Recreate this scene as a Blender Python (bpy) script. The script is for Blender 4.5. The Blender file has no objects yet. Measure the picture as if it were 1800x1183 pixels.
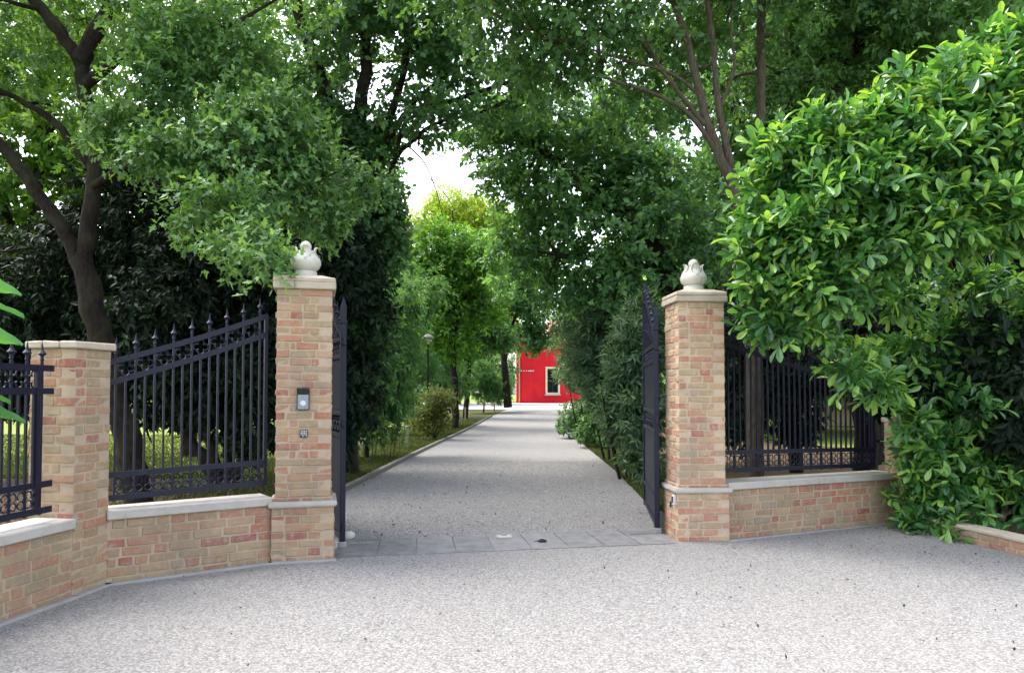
import bpy, math, random
import numpy as np
from mathutils import Vector, Matrix
rng = np.random.default_rng(7)
random.seed(7)
R = math.radians
scn = bpy.context.scene
COL = scn.collection

# ------------------------------------------------------------------ camera maths
F, CX, CY = 1300.0, 900.0, 651.5
H, PITCH = 1.49, R(1.8)
cp, sp = math.cos(PITCH), math.sin(PITCH)
def ray(px, py):
    x, y = (px - CX) / F, (CY - py) / F
    return np.array([x, cp - y * sp, sp + y * cp])
def P(px, py, Y):
    d = ray(px, py)
    return np.array([0, 0, H]) + d * (Y / d[1])
def G(px, py, z=0.0):
    d = ray(px, py)
    return np.array([0, 0, H]) + d * ((z - H) / d[2])
def gz(y):
    t = np.clip((np.asarray(y, float) - 24) / 46, 0, 1)
    return 0.62 * t * t * (3 - 2 * t) if np.ndim(y) else float(0.62 * t * t * (3 - 2 * t))

# ------------------------------------------------------------------ object helpers
ORG = {}
def meta(o, label=None, cat=None, group=None, kind=None):
    if label: o['label'] = label
    if cat: o['category'] = cat
    if group: o['group'] = group
    if kind: o['kind'] = kind
    return o
def thing(name, loc, label, cat, group=None):
    o = bpy.data.objects.new(name, None); COL.objects.link(o)
    o.empty_display_size = 0.2
    o.location = tuple(float(v) for v in loc)
    ORG[o.name] = np.array(loc, float)
    return meta(o, label, cat, group)
def copy_tree(o, parent=None):
    c = o.copy(); COL.objects.link(c)
    if parent: c.parent = parent
    for ch in list(o.children): copy_tree(ch, c)
    return c

class MB:
    def __init__(s): s.V, s.F, s.n = [], [], 0
    def add(s, V, Fc, tone=0.5, mat=0):
        V = np.asarray(V, float).reshape(-1, 3); Fc = np.asarray(Fc, int)
        t = np.broadcast_to(np.asarray(tone, float), (len(Fc),))
        s.V.append(V); s.F.append((Fc + s.n, t, np.full(len(Fc), mat))); s.n += len(V)
    def box(s, c, size, ux=(1, 0, 0), uz=(0, 0, 1), ch=0.0, tone=0.5, ctone=None, mat=0, jit=0.0):
        ux = np.array(ux, float); ux /= np.linalg.norm(ux)
        uz = np.array(uz, float); uy = np.cross(uz, ux); uy /= np.linalg.norm(uy); uz = np.cross(ux, uy)
        h = np.array(size, float) / 2
        c = np.array(c, float); M = np.stack([ux, uy, uz])
        if ch <= 0:
            V = np.array([[a, b, d] for a in (-1, 1) for b in (-1, 1) for d in (-1, 1)], float) * h
            if jit: V = V + rng.uniform(-jit, jit, V.shape)
            Fc = [[0, 1, 3, 2], [4, 6, 7, 5], [0, 4, 5, 1], [2, 3, 7, 6], [0, 2, 6, 4], [1, 5, 7, 3]]
            s.add(V @ M + c, Fc, tone, mat); return
        V = (CHV_S * (h - ch * CHV_I))
        if jit: V = V + np.repeat(rng.uniform(-jit, jit, (8, 3)), 3, 0)
        ct = tone if ctone is None else ctone
        s.add(V @ M + c, CHF4, np.r_[np.full(6, tone), np.full(12, ct)], mat)
        s.add(V @ M + c, CHF3, ct, mat)
    def tube(s, pts, rad, sides=8, tone=0.5, cap=True, mat=0):
        pts = np.asarray(pts, float); n = len(pts); rad = np.broadcast_to(np.asarray(rad, float), (n,))
        T = np.gradient(pts, axis=0); T /= np.linalg.norm(T, axis=1)[:, None] + 1e-9
        a = np.array([0, 0, 1.0]) if abs(T[0][2]) < .9 else np.array([1.0, 0, 0])
        u = np.cross(T[0], a); u /= np.linalg.norm(u); rings = []
        ang = np.arange(sides) * 2 * math.pi / sides
        for i in range(n):
            u = u - T[i] * (u @ T[i]); u /= np.linalg.norm(u); v = np.cross(T[i], u)
            rings.append(pts[i] + rad[i] * (np.cos(ang)[:, None] * u + np.sin(ang)[:, None] * v))
        V = np.concatenate(rings); Fc = []
        for i in range(n - 1):
            for j in range(sides):
                k = (j + 1) % sides
                Fc.append([i * sides + j, i * sides + k, (i + 1) * sides + k, (i + 1) * sides + j])
        s.add(V, Fc, tone, mat)
        if cap:
            for r0, P0 in ((0, pts[0]), (n - 1, pts[-1])):
                V2 = np.concatenate([rings[0 if r0 == 0 else -1], [P0]])
                F2 = [[j, (j + 1) % sides, sides] if r0 else [(j + 1) % sides, j, sides] for j in range(sides)]
                s.add(V2, F2, tone, mat)
    def lathe(s, c, prof, sides=28, tone=0.5, mod=None, mat=0):
        c = np.array(c, float); ang = np.arange(sides) * 2 * math.pi / sides; V = []
        for r, z in prof:
            rr = r if mod is None else r * mod(ang, z)
            V.append(np.stack([rr * np.cos(ang), rr * np.sin(ang), np.full(sides, z)], 1))
        V = np.concatenate(V) + c; Fc = []
        for i in range(len(prof) - 1):
            for j in range(sides):
                k = (j + 1) % sides
                Fc.append([i * sides + j, i * sides + k, (i + 1) * sides + k, (i + 1) * sides + j])
        s.add(V, Fc, tone, mat)
    def build(s, name, mats, parent=None, origin=None, smooth=False):
        V = np.concatenate(s.V)
        org = ORG[parent.name] if parent is not None else (np.zeros(3) if origin is None else np.array(origin, float))
        V = V - org
        counts = np.concatenate([np.full(len(f), f.shape[1]) for f, t, m in s.F])
        loops = np.concatenate([f.ravel() for f, t, m in s.F])
        tone = np.concatenate([t for f, t, m in s.F]); mi = np.concatenate([m for f, t, m in s.F])
        me = bpy.data.meshes.new(name)
        me.vertices.add(len(V)); me.vertices.foreach_set('co', V.astype(np.float32).ravel())
        me.loops.add(len(loops)); me.loops.foreach_set('vertex_index', loops.astype(np.int32))
        me.polygons.add(len(counts))
        st = np.concatenate([[0], np.cumsum(counts)[:-1]])
        me.polygons.foreach_set('loop_start', st.astype(np.int32))
        me.polygons.foreach_set('loop_total', counts.astype(np.int32))
        if not isinstance(mats, (list, tuple)): mats = [mats]
        for m in mats: me.materials.append(m)
        me.polygons.foreach_set('material_index', mi.astype(np.int32))
        me.polygons.foreach_set('use_smooth', np.full(len(counts), smooth))
        at = me.attributes.new('tone', 'FLOAT', 'FACE'); at.data.foreach_set('value', tone.astype(np.float32))
        me.update(calc_edges=True); me.validate()
        o = bpy.data.objects.new(name, me); COL.objects.link(o)
        if parent is not None: o.parent = parent
        else: o.location = tuple(org)
        ORG[o.name] = org
        return o

# chamfered-box template: 24 verts, vertex 3*k+axis is corner k kept at full extent on that axis
CHV_S, CHV_I = [], []
_cor = [(a, b, d) for a in (-1, 1) for b in (-1, 1) for d in (-1, 1)]
for c in _cor:
    for ax in range(3):
        CHV_S.append(c); CHV_I.append([0 if i == ax else 1 for i in range(3)])
CHV_S, CHV_I = np.array(CHV_S, float), np.array(CHV_I, float)
def _ci(c): return _cor.index(tuple(c))
CHF4, CHF3 = [], []
for ax in range(3):
    o1, o2 = (ax + 1) % 3, (ax + 2) % 3
    for sg in (-1, 1):
        q = []
        for a, b in ((-1, -1), (1, -1), (1, 1), (-1, 1)):
            c = [0, 0, 0]; c[ax] = sg; c[o1] = a; c[o2] = b; q.append(3 * _ci(c) + ax)
        CHF4.append(q if sg > 0 else q[::-1])
for ax in range(3):
    o1, o2 = (ax + 1) % 3, (ax + 2) % 3
    for s1 in (-1, 1):
        for s2 in (-1, 1):
            c0 = [0, 0, 0]; c1 = [0, 0, 0]
            c0[ax], c1[ax] = -1, 1
            for c in (c0, c1): c[o1] = s1; c[o2] = s2
            q = [3 * _ci(c0) + o1, 3 * _ci(c1) + o1, 3 * _ci(c1) + o2, 3 * _ci(c0) + o2]
            CHF4.append(q if s1 * s2 > 0 else q[::-1])
for c in _cor:
    q = [3 * _ci(c) + i for i in range(3)]
    CHF3.append(q if c[0] * c[1] * c[2] > 0 else q[::-1])

# ------------------------------------------------------------------ materials
def new_mat(name):
    m = bpy.data.materials.new(name); m.use_nodes = True
    nt = m.node_tree; nt.nodes.clear()
    out = nt.nodes.new('ShaderNodeOutputMaterial')
    return m, nt, out
def N(nt, typ, ins=None, **kw):
    n = nt.nodes.new(typ)
    for k, v in kw.items(): setattr(n, k, v)
    for k, v in (ins or {}).items():
        if hasattr(v, 'links') or isinstance(v, bpy.types.NodeSocket): nt.links.new(v, n.inputs[k])
        else: n.inputs[k].default_value = v
    return n
def c4(c): return (c[0], c[1], c[2], 1.0)
def ramp(nt, fac, stops, interp='LINEAR'):
    n = nt.nodes.new('ShaderNodeValToRGB'); nt.links.new(fac, n.inputs[0])
    e = n.color_ramp.elements; n.color_ramp.interpolation = interp
    while len(e) < len(stops): e.new(0.5)
    for i, (p, c) in enumerate(stops): e[i].position = p; e[i].color = c4(c) if not np.isscalar(c) else (c, c, c, 1)
    return n.outputs[0]
def mixc(nt, fac, a, b, mode='MIX'):
    n = nt.nodes.new('ShaderNodeMix'); n.data_type = 'RGBA'; n.blend_type = mode
    for sock, v in ((n.inputs[0], fac), (n.inputs[6], a), (n.inputs[7], b)):
        if isinstance(v, bpy.types.NodeSocket): nt.links.new(v, sock)
        else: sock.default_value = v if np.isscalar(v) else c4(v)
    return n.outputs[2]
def coords(nt): return nt.nodes.new('ShaderNodeTexCoord').outputs['Object']
def geom_pos(nt): return nt.nodes.new('ShaderNodeNewGeometry').outputs['Position']
def noise(nt, co, scale, detail=4, rough=.55):
    return N(nt, 'ShaderNodeTexNoise', {'Vector': co, 'Scale': scale, 'Detail': detail, 'Roughness': rough}).outputs['Fac']
def tone_attr(nt): return N(nt, 'ShaderNodeAttribute', attribute_name='tone').outputs['Fac']
def principled(nt, out, col, rough=.6, bump=None, strength=.3, dist=.01, metal=0, spec=.5):
    p = nt.nodes.new('ShaderNodeBsdfPrincipled')
    for sock, v in ((p.inputs['Base Color'], col), (p.inputs['Roughness'], rough)):
        if isinstance(v, bpy.types.NodeSocket): nt.links.new(v, sock)
        else: sock.default_value = v if np.isscalar(v) else c4(v)
    p.inputs['Metallic'].default_value = metal
    p.inputs['Specular IOR Level'].default_value = spec
    if bump is not None:
        b = N(nt, 'ShaderNodeBump', {'Strength': strength, 'Distance': dist, 'Height': bump})
        nt.links.new(b.outputs[0], p.inputs['Normal'])
    nt.links.new(p.outputs[0], out.inputs[0])
    return p

def simple(name, col, rough=.6, var=.15, scale=8, bump=.2, dist=.004, metal=0, spec=.5):
    m, nt, out = new_mat(name); co = geom_pos(nt)
    n = noise(nt, co, scale, 5)
    a = tuple(v * (1 - var) for v in col); b = tuple(min(1, v * (1 + var)) for v in col)
    principled(nt, out, ramp(nt, n, [(.3, a), (.7, b)]), rough, noise(nt, co, scale * 6, 3), bump, dist, metal, spec)
    return m

def brick_mat(name, gain=1.0):
    m, nt, out = new_mat(name); co = geom_pos(nt); t = tone_attr(nt)
    g = lambda c: tuple(v * gain for v in c)
    mort = g((.48, .36, .245))
    base = ramp(nt, t, [(0, g((.34, .25, .14))), (.12, g((.44, .295, .165))), (.24, g((.39, .235, .125))), (.36, g((.46, .28, .15))), (.46, g((.34, .195, .11))),
                        (.54, g((.31, .235, .15))), (.62, g((.45, .21, .11))), (.72, g((.43, .175, .095))), (.84, g((.41, .12, .07))), (.92, g((.33, .075, .058)))], 'CONSTANT')
    n1 = noise(nt, co, 26, 6, .65); n2 = noise(nt, co, 9, 5, .6); n3 = noise(nt, co, 85, 4, .7)
    c = mixc(nt, ramp(nt, n3, [(.3, 0.0), (.75, .45)]), base, g((.30, .22, .15)))
    smear = ramp(nt, n1, [(.50, .04), (.68, .8)])
    c = mixc(nt, smear, c, mort)
    c = mixc(nt, ramp(nt, n2, [(.38, 0.0), (.7, .38)]), c, g((.43, .36, .27)))
    ism = N(nt, 'ShaderNodeMath', {0: t, 1: 0.0}, operation='LESS_THAN').outputs[0]
    c = mixc(nt, ism, c, mixc(nt, n1, g((.41, .315, .22)), g((.54, .425, .31))))
    n4 = noise(nt, co, 2.3, 6, .7)
    c = mixc(nt, ramp(nt, n4, [(.45, 0.0), (.72, .65)]), c, g((.24, .20, .155)))
    pit = ramp(nt, N(nt, 'ShaderNodeTexVoronoi', {'Vector': co, 'Scale': 34}).outputs['Distance'], [(.02, .45), (.10, 1.0)])
    c = mixc(nt, 1.0, c, pit, 'MULTIPLY')
    hgt = N(nt, 'ShaderNodeMath', {0: n1, 1: n3}, operation='ADD').outputs[0]
    principled(nt, out, c, .88, hgt, .7, .006, 0, .25)
    return m
M_brick = brick_mat('old_brick', .93)
M_brick_warm = brick_mat('old_brick_clean', 1.08)

def stone_mat(name, col, dirt):
    m, nt, out = new_mat(name); co = geom_pos(nt)
    n1 = noise(nt, co, 6, 6, .65); n2 = noise(nt, co, 60, 4, .7)
    c = mixc(nt, ramp(nt, n1, [(.42, 0.0), (.72, .7)]), col, dirt)
    c = mixc(nt, ramp(nt, n2, [(.4, 0.0), (.8, .35)]), c, tuple(v * .7 for v in col))
    principled(nt, out, c, .85, n2, .35, .004, 0, .3)
    return m
M_coping = stone_mat('coping_limestone', (0.459, 0.429, 0.392), (0.333, 0.303, 0.266))
M_capst = stone_mat('cap_stone', (0.468, 0.406, 0.320), (0.328, 0.265, 0.203))
M_finial = stone_mat('finial_stone', (0.562, 0.538, 0.484), (0.390, 0.367, 0.296))
M_kerb = stone_mat('concrete_strip', (0.322, 0.316, 0.304), (0.223, 0.217, 0.205))
M_edge = stone_mat('edging_stone', (0.208, 0.192, 0.168), (0.120, 0.112, 0.080))
M_iron = simple('painted_iron', (.0055, .0065, .021), .5, .25, 14, .12, .002, 0, .35)
M_grey = simple('grey_plastic', (0.225, 0.255, 0.285), .4, .05, 30, .03)
M_dark = simple('black_plastic', (.012, .013, .018), .35, .1, 30, .03)
M_white = simple('white_plastic', (0.560, 0.576, 0.592), .4, .05, 30, .03)
M_steel = simple('galvanised_steel', (0.315, 0.323, 0.338), .4, .15, 25, .1, .002, .6)
M_post = simple('weathered_post', (.34, .26, .20), .8, .25, 20, .3)
M_red = simple('red_render', (0.612, 0.017, 0.027), .8, .10, 1.2, .15, .004, 0, .2)
M_red_dark = simple('red_render_darker', (.58, .016, .026), .8, .1, 1.2, .15, .004, 0, .2)  # slightly darker red for the pilaster and plinth
M_cream = simple('cream_trim', (.66, .58, .44), .7, .08, 3, .1)
M_glass, nt, out = new_mat('window_glass'); principled(nt, out, (.01, .011, .016), .06, None)
M_tile = simple('roof_tile', (.36, .16, .10), .8, .25, 3, .4)
M_ochre = simple('ochre_render', (.62, .50, .34), .85, .12, 1, .15)

def thresh_mat():
    m, nt, out = new_mat('grey_slabs'); co = geom_pos(nt); t = tone_attr(nt)
    n1 = noise(nt, co, 7, 6, .65); n2 = noise(nt, co, 70, 4)
    c = mixc(nt, t, (0.116, 0.116, 0.122), (0.170, 0.166, 0.170))
    c = mixc(nt, ramp(nt, n1, [(.35, 0.0), (.75, .6)]), c, (.32, .315, .31))
    principled(nt, out, c, .7, n2, .2, .003)
    return m
M_thresh = thresh_mat()

def gravel_mat(name, light=1.0):
    m, nt, out = new_mat(name); co = geom_pos(nt)
    v1 = N(nt, 'ShaderNodeTexVoronoi', {'Vector': co, 'Scale': 62.0, 'Randomness': 1.0})
    v2 = N(nt, 'ShaderNodeTexVoronoi', {'Vector': co, 'Scale': 110.0, 'Randomness': 1.0})
    sep = N(nt, 'ShaderNodeSeparateColor', {0: v1.outputs['Color']}).outputs[0]
    c = ramp(nt, sep, [(0, (0.176, 0.165, 0.161)), (.10, (0.244, 0.233, 0.228)), (.35, (0.287, 0.274, 0.269)), (.62, (0.319, 0.306, 0.300)), (.85, (0.350, 0.338, 0.328)), (.97, (0.405, 0.397, 0.388))])
    big = noise(nt, co, .7, 6, .65)
    c = mixc(nt, ramp(nt, big, [(.35, 0.0), (.7, .4)]), c, (0.308, 0.289, 0.271))
    gap = ramp(nt, v1.outputs['Distance'], [(.25, 1.0), (.75, .62)])
    c = mixc(nt, 1.0, c, gap, 'MULTIPLY')
    c = mixc(nt, 1.0, c, (light, light, light), 'MULTIPLY')
    h = N(nt, 'ShaderNodeMath', {0: v1.outputs['Distance'], 1: v2.outputs['Distance']}, operation='ADD').outputs[0]
    hn = N(nt, 'ShaderNodeMath', {0: 1.0, 1: h}, operation='SUBTRACT').outputs[0]
    principled(nt, out, c, .9, hn, .6, .012, 0, .2)
    return m
M_gravel = gravel_mat('pale_gravel', 1.0)
def pebble_mat():
    m, nt, out = new_mat('gravel_stones'); t = tone_attr(nt)
    c = ramp(nt, t, [(0, (0.119, 0.110, 0.105)), (.07, (0.216, 0.207, 0.203)), (.4, (0.287, 0.274, 0.269)), (.7, (0.322, 0.309, 0.300)), (.93, (0.360, 0.348, 0.339)), (1, (0.461, 0.454, 0.447))])
    principled(nt, out, c, .85, None, spec=.25); return m
M_pebble = pebble_mat()
def ground_mat(name, a, b, c2, scale=1.5, rough=.95, dist=.02):
    m, nt, out = new_mat(name); co = geom_pos(nt)
    n1 = noise(nt, co, scale, 6, .65); n2 = noise(nt, co, scale * 22, 4, .7)
    c = mixc(nt, n1, a, b); c = mixc(nt, ramp(nt, n2, [(.4, 0.0), (.65, .7)]), c, c2)
    principled(nt, out, c, rough, n2, .8, dist, 0, .1); return m
M_lawn = ground_mat('lawn', (0.148, 0.203, 0.036), (0.235, 0.277, 0.062), (0.110, 0.148, 0.030))
M_verge = ground_mat('shaded_verge', (.045, .06, .018), (.075, .085, .028), (.06, .05, .03))  # grass colours darkened so the verge carries its shade in the colour
M_soil = ground_mat('soil_and_litter', (.055, .04, .028), (.11, .08, .05), (.16, .11, .065), 2.5)
M_pave = ground_mat('paving_sunlit_tone', (0.496, 0.480, 0.448), (0.544, 0.528, 0.496), (0.440, 0.424, 0.400), .8, .9, .003)  # pale tone puts the sunlight on the court into its colour

def bark_mat(name, a, b, moss=0.0):
    m, nt, out = new_mat(name); co = geom_pos(nt)
    mp = N(nt, 'ShaderNodeMapping', {'Vector': co}); mp.inputs['Scale'].default_value = (1, 1, .22)
    n1 = noise(nt, mp.outputs[0], 34, 6, .7); n2 = noise(nt, co, 4, 4)
    c = mixc(nt, ramp(nt, n1, [(.35, 0.0), (.65, 1.0)]), a, b)
    c = mixc(nt, ramp(nt, n2, [(.45, 0.0), (.7, moss)]), c, (.07, .085, .04))
    principled(nt, out, c, .9, n1, .9, .03, 0, .15); return m
M_bark = bark_mat('dark_bark', (0.012, 0.008, 0.008), (0.031, 0.022, 0.020), .3)
M_bark_pale = bark_mat('pale_bark', (0.048, 0.038, 0.030), (0.128, 0.100, 0.078), .3)

def leaf_mat(name, lo, mid, hi, rough=.45, trans=.35, tcol=None, spec=.4, old=None):
    m, nt, out = new_mat(name); t = tone_attr(nt)
    c = ramp(nt, t, [(0, lo), (.55, mid), (1, hi)] if old is None else [(0, lo), (.55, mid), (.93, hi), (1, old)])
    p = nt.nodes.new('ShaderNodeBsdfPrincipled'); nt.links.new(c, p.inputs['Base Color'])
    p.inputs['Roughness'].default_value = rough; p.inputs['Specular IOR Level'].default_value = spec
    tr = nt.nodes.new('ShaderNodeBsdfTranslucent')
    tc = mixc(nt, 1.0, c, tcol or (1.9, 1.7, .7), 'MULTIPLY'); nt.links.new(tc, tr.inputs[0])
    mx = nt.nodes.new('ShaderNodeMixShader'); mx.inputs[0].default_value = trans
    nt.links.new(p.outputs[0], mx.inputs[1]); nt.links.new(tr.outputs[0], mx.inputs[2]); nt.links.new(mx.outputs[0], out.inputs[0])
    return m
M_oak = leaf_mat('oak_leaf', (0.043, 0.110, 0.038), (0.090, 0.198, 0.066), (0.180, 0.324, 0.096), .5, .35)
M_oak_lit = leaf_mat('maple_leaf_lit', (0.050, 0.130, 0.020), (0.100, 0.210, 0.030), (0.180, 0.310, 0.045), .5, .45)  # lit variant of the oak leaf: backlight painted in as yellower greens
M_laurel = leaf_mat('laurel_leaf', (0.026, 0.105, 0.030), (0.078, 0.225, 0.048), (0.235, 0.43, 0.085), .36, .34, spec=.8, old=(.27, .46, .075))
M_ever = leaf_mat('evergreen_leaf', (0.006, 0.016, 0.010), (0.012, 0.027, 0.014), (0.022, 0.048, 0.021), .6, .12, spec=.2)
M_mid = leaf_mat('mid_leaf', (0.038, 0.096, 0.036), (0.074, 0.174, 0.062), (0.144, 0.288, 0.090), .45, .42)
M_dull = leaf_mat('dull_leaf', (0.049, 0.121, 0.054), (0.097, 0.227, 0.084), (0.189, 0.365, 0.128), .45, .4)
M_olean = leaf_mat('oleander_leaf', (0.040, 0.088, 0.048), (0.084, 0.160, 0.084), (0.160, 0.248, 0.128), .42, .3)
M_willow = leaf_mat('willow_leaf', (.22, .31, .03), (.33, .43, .045), (.44, .52, .07), .6, .5, (1.3, 1.3, .7))
M_bright = leaf_mat('sunny_leaf', (.05, .13, .02), (.095, .22, .03), (.18, .33, .05), .55, .5, (1.6, 1.6, .7))  # sunlight on the crown is put into these lighter greens
M_banana = leaf_mat('broad_leaf', (.05, .15, .05), (.06, .18, .06), (.09, .23, .08), .35, .4, (1.3, 1.4, .6))
M_grass = leaf_mat('grass_blade', (0.028, 0.048, 0.009), (0.056, 0.082, 0.014), (0.096, 0.112, 0.028), .7, .35)
M_litter = leaf_mat('dry_leaf', (.06, .035, .02), (.13, .075, .04), (.22, .14, .07), .8, .1)
M_shrubY = leaf_mat('pale_shrub_leaf', (0.068, 0.098, 0.022), (0.112, 0.143, 0.034), (0.180, 0.203, 0.060), .6, .4)

# ------------------------------------------------------------------ masonry
def tone_brick(red=.1):
    u = rng.random()
    if u < red: return rng.choice([.87, .95])
    if u < red + .24: return rng.choice([.65, .76, .76])
    return rng.uniform(0, .62)
def brick_course(mb, p0, u, nrm, L, z, h, depth, off, red, blen=.235, proud=0.0):
    """bricks of one course along u from p0 (outer face line), bodies reaching `depth` inwards"""
    x = -off
    while x < L - .01:
        l = blen * rng.uniform(.9, 1.08) if rng.random() > .3 else blen * .5 * rng.uniform(.9, 1.1)
        a, b = max(x, 0), min(x + l, L)
        if L - b < .06: b = L
        if b - a > .04:
            j = .0115
            d = depth + rng.uniform(-.004, .003) + proud
            c = p0 + u * ((a + b) / 2) - nrm * (depth / 2 - (d - depth) / 2)
            c = np.array([c[0], c[1], z + h / 2 + rng.uniform(-.002, .002)])
            w = (b - a) - (j if a > 0 else j / 2) - (j if b < L else 0) + rng.uniform(-.003, .003)
            mb.box(c, (w, d, h - .0112 + rng.uniform(-.004, .003)), (u[0], u[1], 0), ch=.0045, tone=tone_brick(red), jit=.0034)
        x = b
def brick_pier(mb, c, th, w, z0, z1, courses, red=.1):
    """square pier centred on c=(x,y), rotated th, side w"""
    u = np.array([math.cos(th), math.sin(th)]); v = np.array([-math.sin(th), math.cos(th)])
    mb.box((c[0], c[1], (z0 + z1) / 2), (w - .013, w - .013, z1 - z0), (u[0], u[1], 0), tone=-1)
    h = (z1 - z0) / courses; t = .112
    for k in range(courses):
        z = z0 + k * h
        for i, (a, n) in enumerate(((u, -v), (v, u), (-u, v), (-v, -u))):
            full = (i + k) % 2 == 0
            L = w if full else w - 2 * t - .012
            p0 = np.array(c) + n * w / 2 - a * L / 2
            brick_course(mb, p0, a, n, L, z, h, t, rng.choice([0, .13]) if full else rng.uniform(0, .1), red)
def brick_wall(mb, p0, p1, thick, z0, z1, courses, red=.1):
    """front face line p0->p1 with the outside on the right-hand side when walking (outside = -left normal)"""
    p0, p1 = np.array(p0[:2]), np.array(p1[:2]); L = np.linalg.norm(p1 - p0); u = (p1 - p0) / L
    n = np.array([u[1], -u[0]])
    c = (p0 + p1) / 2 - n * thick / 2
    mb.box((c[0], c[1], (z0 + z1) / 2), (L, thick - .013, z1 - z0), (u[0], u[1], 0), tone=-1)
    h = (z1 - z0) / courses
    for k in range(courses):
        brick_course(mb, p0, u, n, L, z0 + k * h, h, .11, rng.uniform(0, .24), red)
        brick_course(mb, p1 - n * thick, -u, -n, L, z0 + k * h, h, .10, rng.uniform(0, .24), red)
def coping(mb, p0, p1, thick, z0, z1, over=.03, slab=1.3):
    p0, p1 = np.array(p0[:2]), np.array(p1[:2]); L = np.linalg.norm(p1 - p0); u = (p1 - p0) / L; n = np.array([u[1], -u[0]])
    k = max(1, round(L / slab)); s = L / k
    for i in range(k):
        c = p0 + u * (s * (i + .5)) - n * thick / 2
        mb.box((c[0], c[1], (z0 + z1) / 2), (s - .004, thick + 2 * over, z1 - z0), (u[0], u[1], 0), ch=.008, jit=.0015)

def finial_mesh(base, parent, th):
    f = MB(); bx, by, bz = base
    f.lathe((bx, by, bz), [(0, 0), (.118, 0), (.12, .018), (.108, .024), (.103, .03), (.103, .052), (.094, .060), (.082, .064)], 32)
    f.lathe((bx, by, bz), [(.080, .060), (.104, .070), (.125, .092), (.136, .125), (.134, .150), (.120, .180), (.098, .205), (.080, .228), (.074, .250), (.03, .262)], 40, mod=lambda a, z: 1 + .03 * np.abs(np.cos(2 * (a - th))) * (z > .1))
    for k in range(4):                                     # four curled petals
        a = th + k * math.pi / 2
        d = np.array([math.cos(a), math.sin(a), 0]); s = np.array([-d[1], d[0], 0])
        prof = [(.140, .150), (.128, .182), (.105, .212), (.092, .240), (.098, .268), (.118, .286)]
        wid = [.012, .040, .052, .050, .042, .020]
        V, Fc = [], []
        for (r, z), w in zip(prof, wid):
            for j in range(5):
                q = (j - 2) / 2
                for dd in (0, -.016):
                    V.append(np.array([bx, by, bz + z]) + d * ((r + dd) * (1 - .10 * q * q)) + s * (w * q))
        for i in range(5):
            for j in range(4):
                for o_ in (0, 1):
                    q = [(i * 5 + j) * 2 + o_, (i * 5 + j + 1) * 2 + o_, ((i + 1) * 5 + j + 1) * 2 + o_, ((i + 1) * 5 + j) * 2 + o_]
                    Fc.append(q if o_ == 0 else q[::-1])
            for j in (0, 4):
                Fc.append([(i * 5 + j) * 2, (i * 5 + j) * 2 + 1, ((i + 1) * 5 + j) * 2 + 1, ((i + 1) * 5 + j) * 2])
        for i in (0, 5):
            for j in range(4):
                Fc.append([(i * 5 + j) * 2, (i * 5 + j) * 2 + 1, (i * 5 + j + 1) * 2 + 1, (i * 5 + j + 1) * 2])
        f.add(V, Fc)
    f.lathe((bx, by, bz), [(.052 * math.cos(t) if t < 1.56 else 0.001, .288 + .056 * math.sin(t)) for t in np.linspace(-1.2, math.pi / 2, 11)], 24)
    return f.build('finial', M_finial, parent, smooth=True)

def gate_pillar(fl, th, label, red, mbrick):
    """fl = front left corner of the plinth on the ground"""
    u = np.array([math.cos(th), math.sin(th)]); v = np.array([-math.sin(th), math.cos(th)])
    PW, SW = .545, .49
    c = np.array(fl[:2]) + u * PW / 2 + v * PW / 2
    root = thing('gate_pillar', (c[0], c[1], 0), label, 'pillar', 'tall brick pillars of the gateway')
    m = MB(); brick_pier(m, c, th, PW, -.02, .485, 7, red); m.build('plinth', mbrick, root)
    m = MB(); brick_pier(m, c, th, SW, .57, 2.435, 27, red); m.build('shaft', mbrick, root)
    m = MB()
    for i in range(9):                                      # half-round stone moulding built up in thin courses
        t = (i + .5) / 9 * 2 - 1
        w = PW - .01 + .055 * math.sqrt(max(0, 1 - t * t))
        m.box((c[0], c[1], .485 + .05 * (i + .5) / 9), (w, w, .05 / 9), (u[0], u[1], 0))
    m.build('moulding', M_coping, root)
    m = MB(); brick_pier(m, c, th, SW + .035, .535, .57, 1, .5); m.build('string_course', mbrick, root)
    m = MB(); CW = SW + .055
    m.box((c[0], c[1], 2.435 + .03), (CW, CW, .06), (u[0], u[1], 0), ch=.008, jit=.003)
    m.box((c[0], c[1], 2.495 + .0225), (CW - .004, CW - .004, .045), (u[0], u[1], 0), ch=.01, jit=.003)
    b, t_, zb, zt = CW / 2 - .02, .15, 2.54, 2.575
    V = []
    for hw, z in ((b, zb), (t_, zt)):
        for a, d in ((-1, -1), (1, -1), (1, 1), (-1, 1)):
            q = c + u * hw * a + v * hw * d; V.append([q[0], q[1], z])
    m.add(V, [[0, 1, 5, 4], [1, 2, 6, 5], [2, 3, 7, 6], [3, 0, 4, 7], [4, 5, 6, 7]])
    m.build('cap', M_capst, root)
    finial_mesh((c[0], c[1], 2.572), root, th)
    return root, c, u, v

LP_FL = G(475, 991); LP_TH = R(14.5)
RP_FL = G(1191, 952); RP_TH = R(4)
lp, lpc, lpu, lpv = gate_pillar(LP_FL, LP_TH, 'tall brick gate pillar carrying the intercom and keypad, stone tulip finial on top', .2, M_brick)
rp, rpc, rpu, rpv = gate_pillar(RP_FL, RP_TH, 'tall brick gate pillar beside the big laurel bush, clean cream bricks and stone tulip finial', .13, M_brick_warm)

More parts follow.
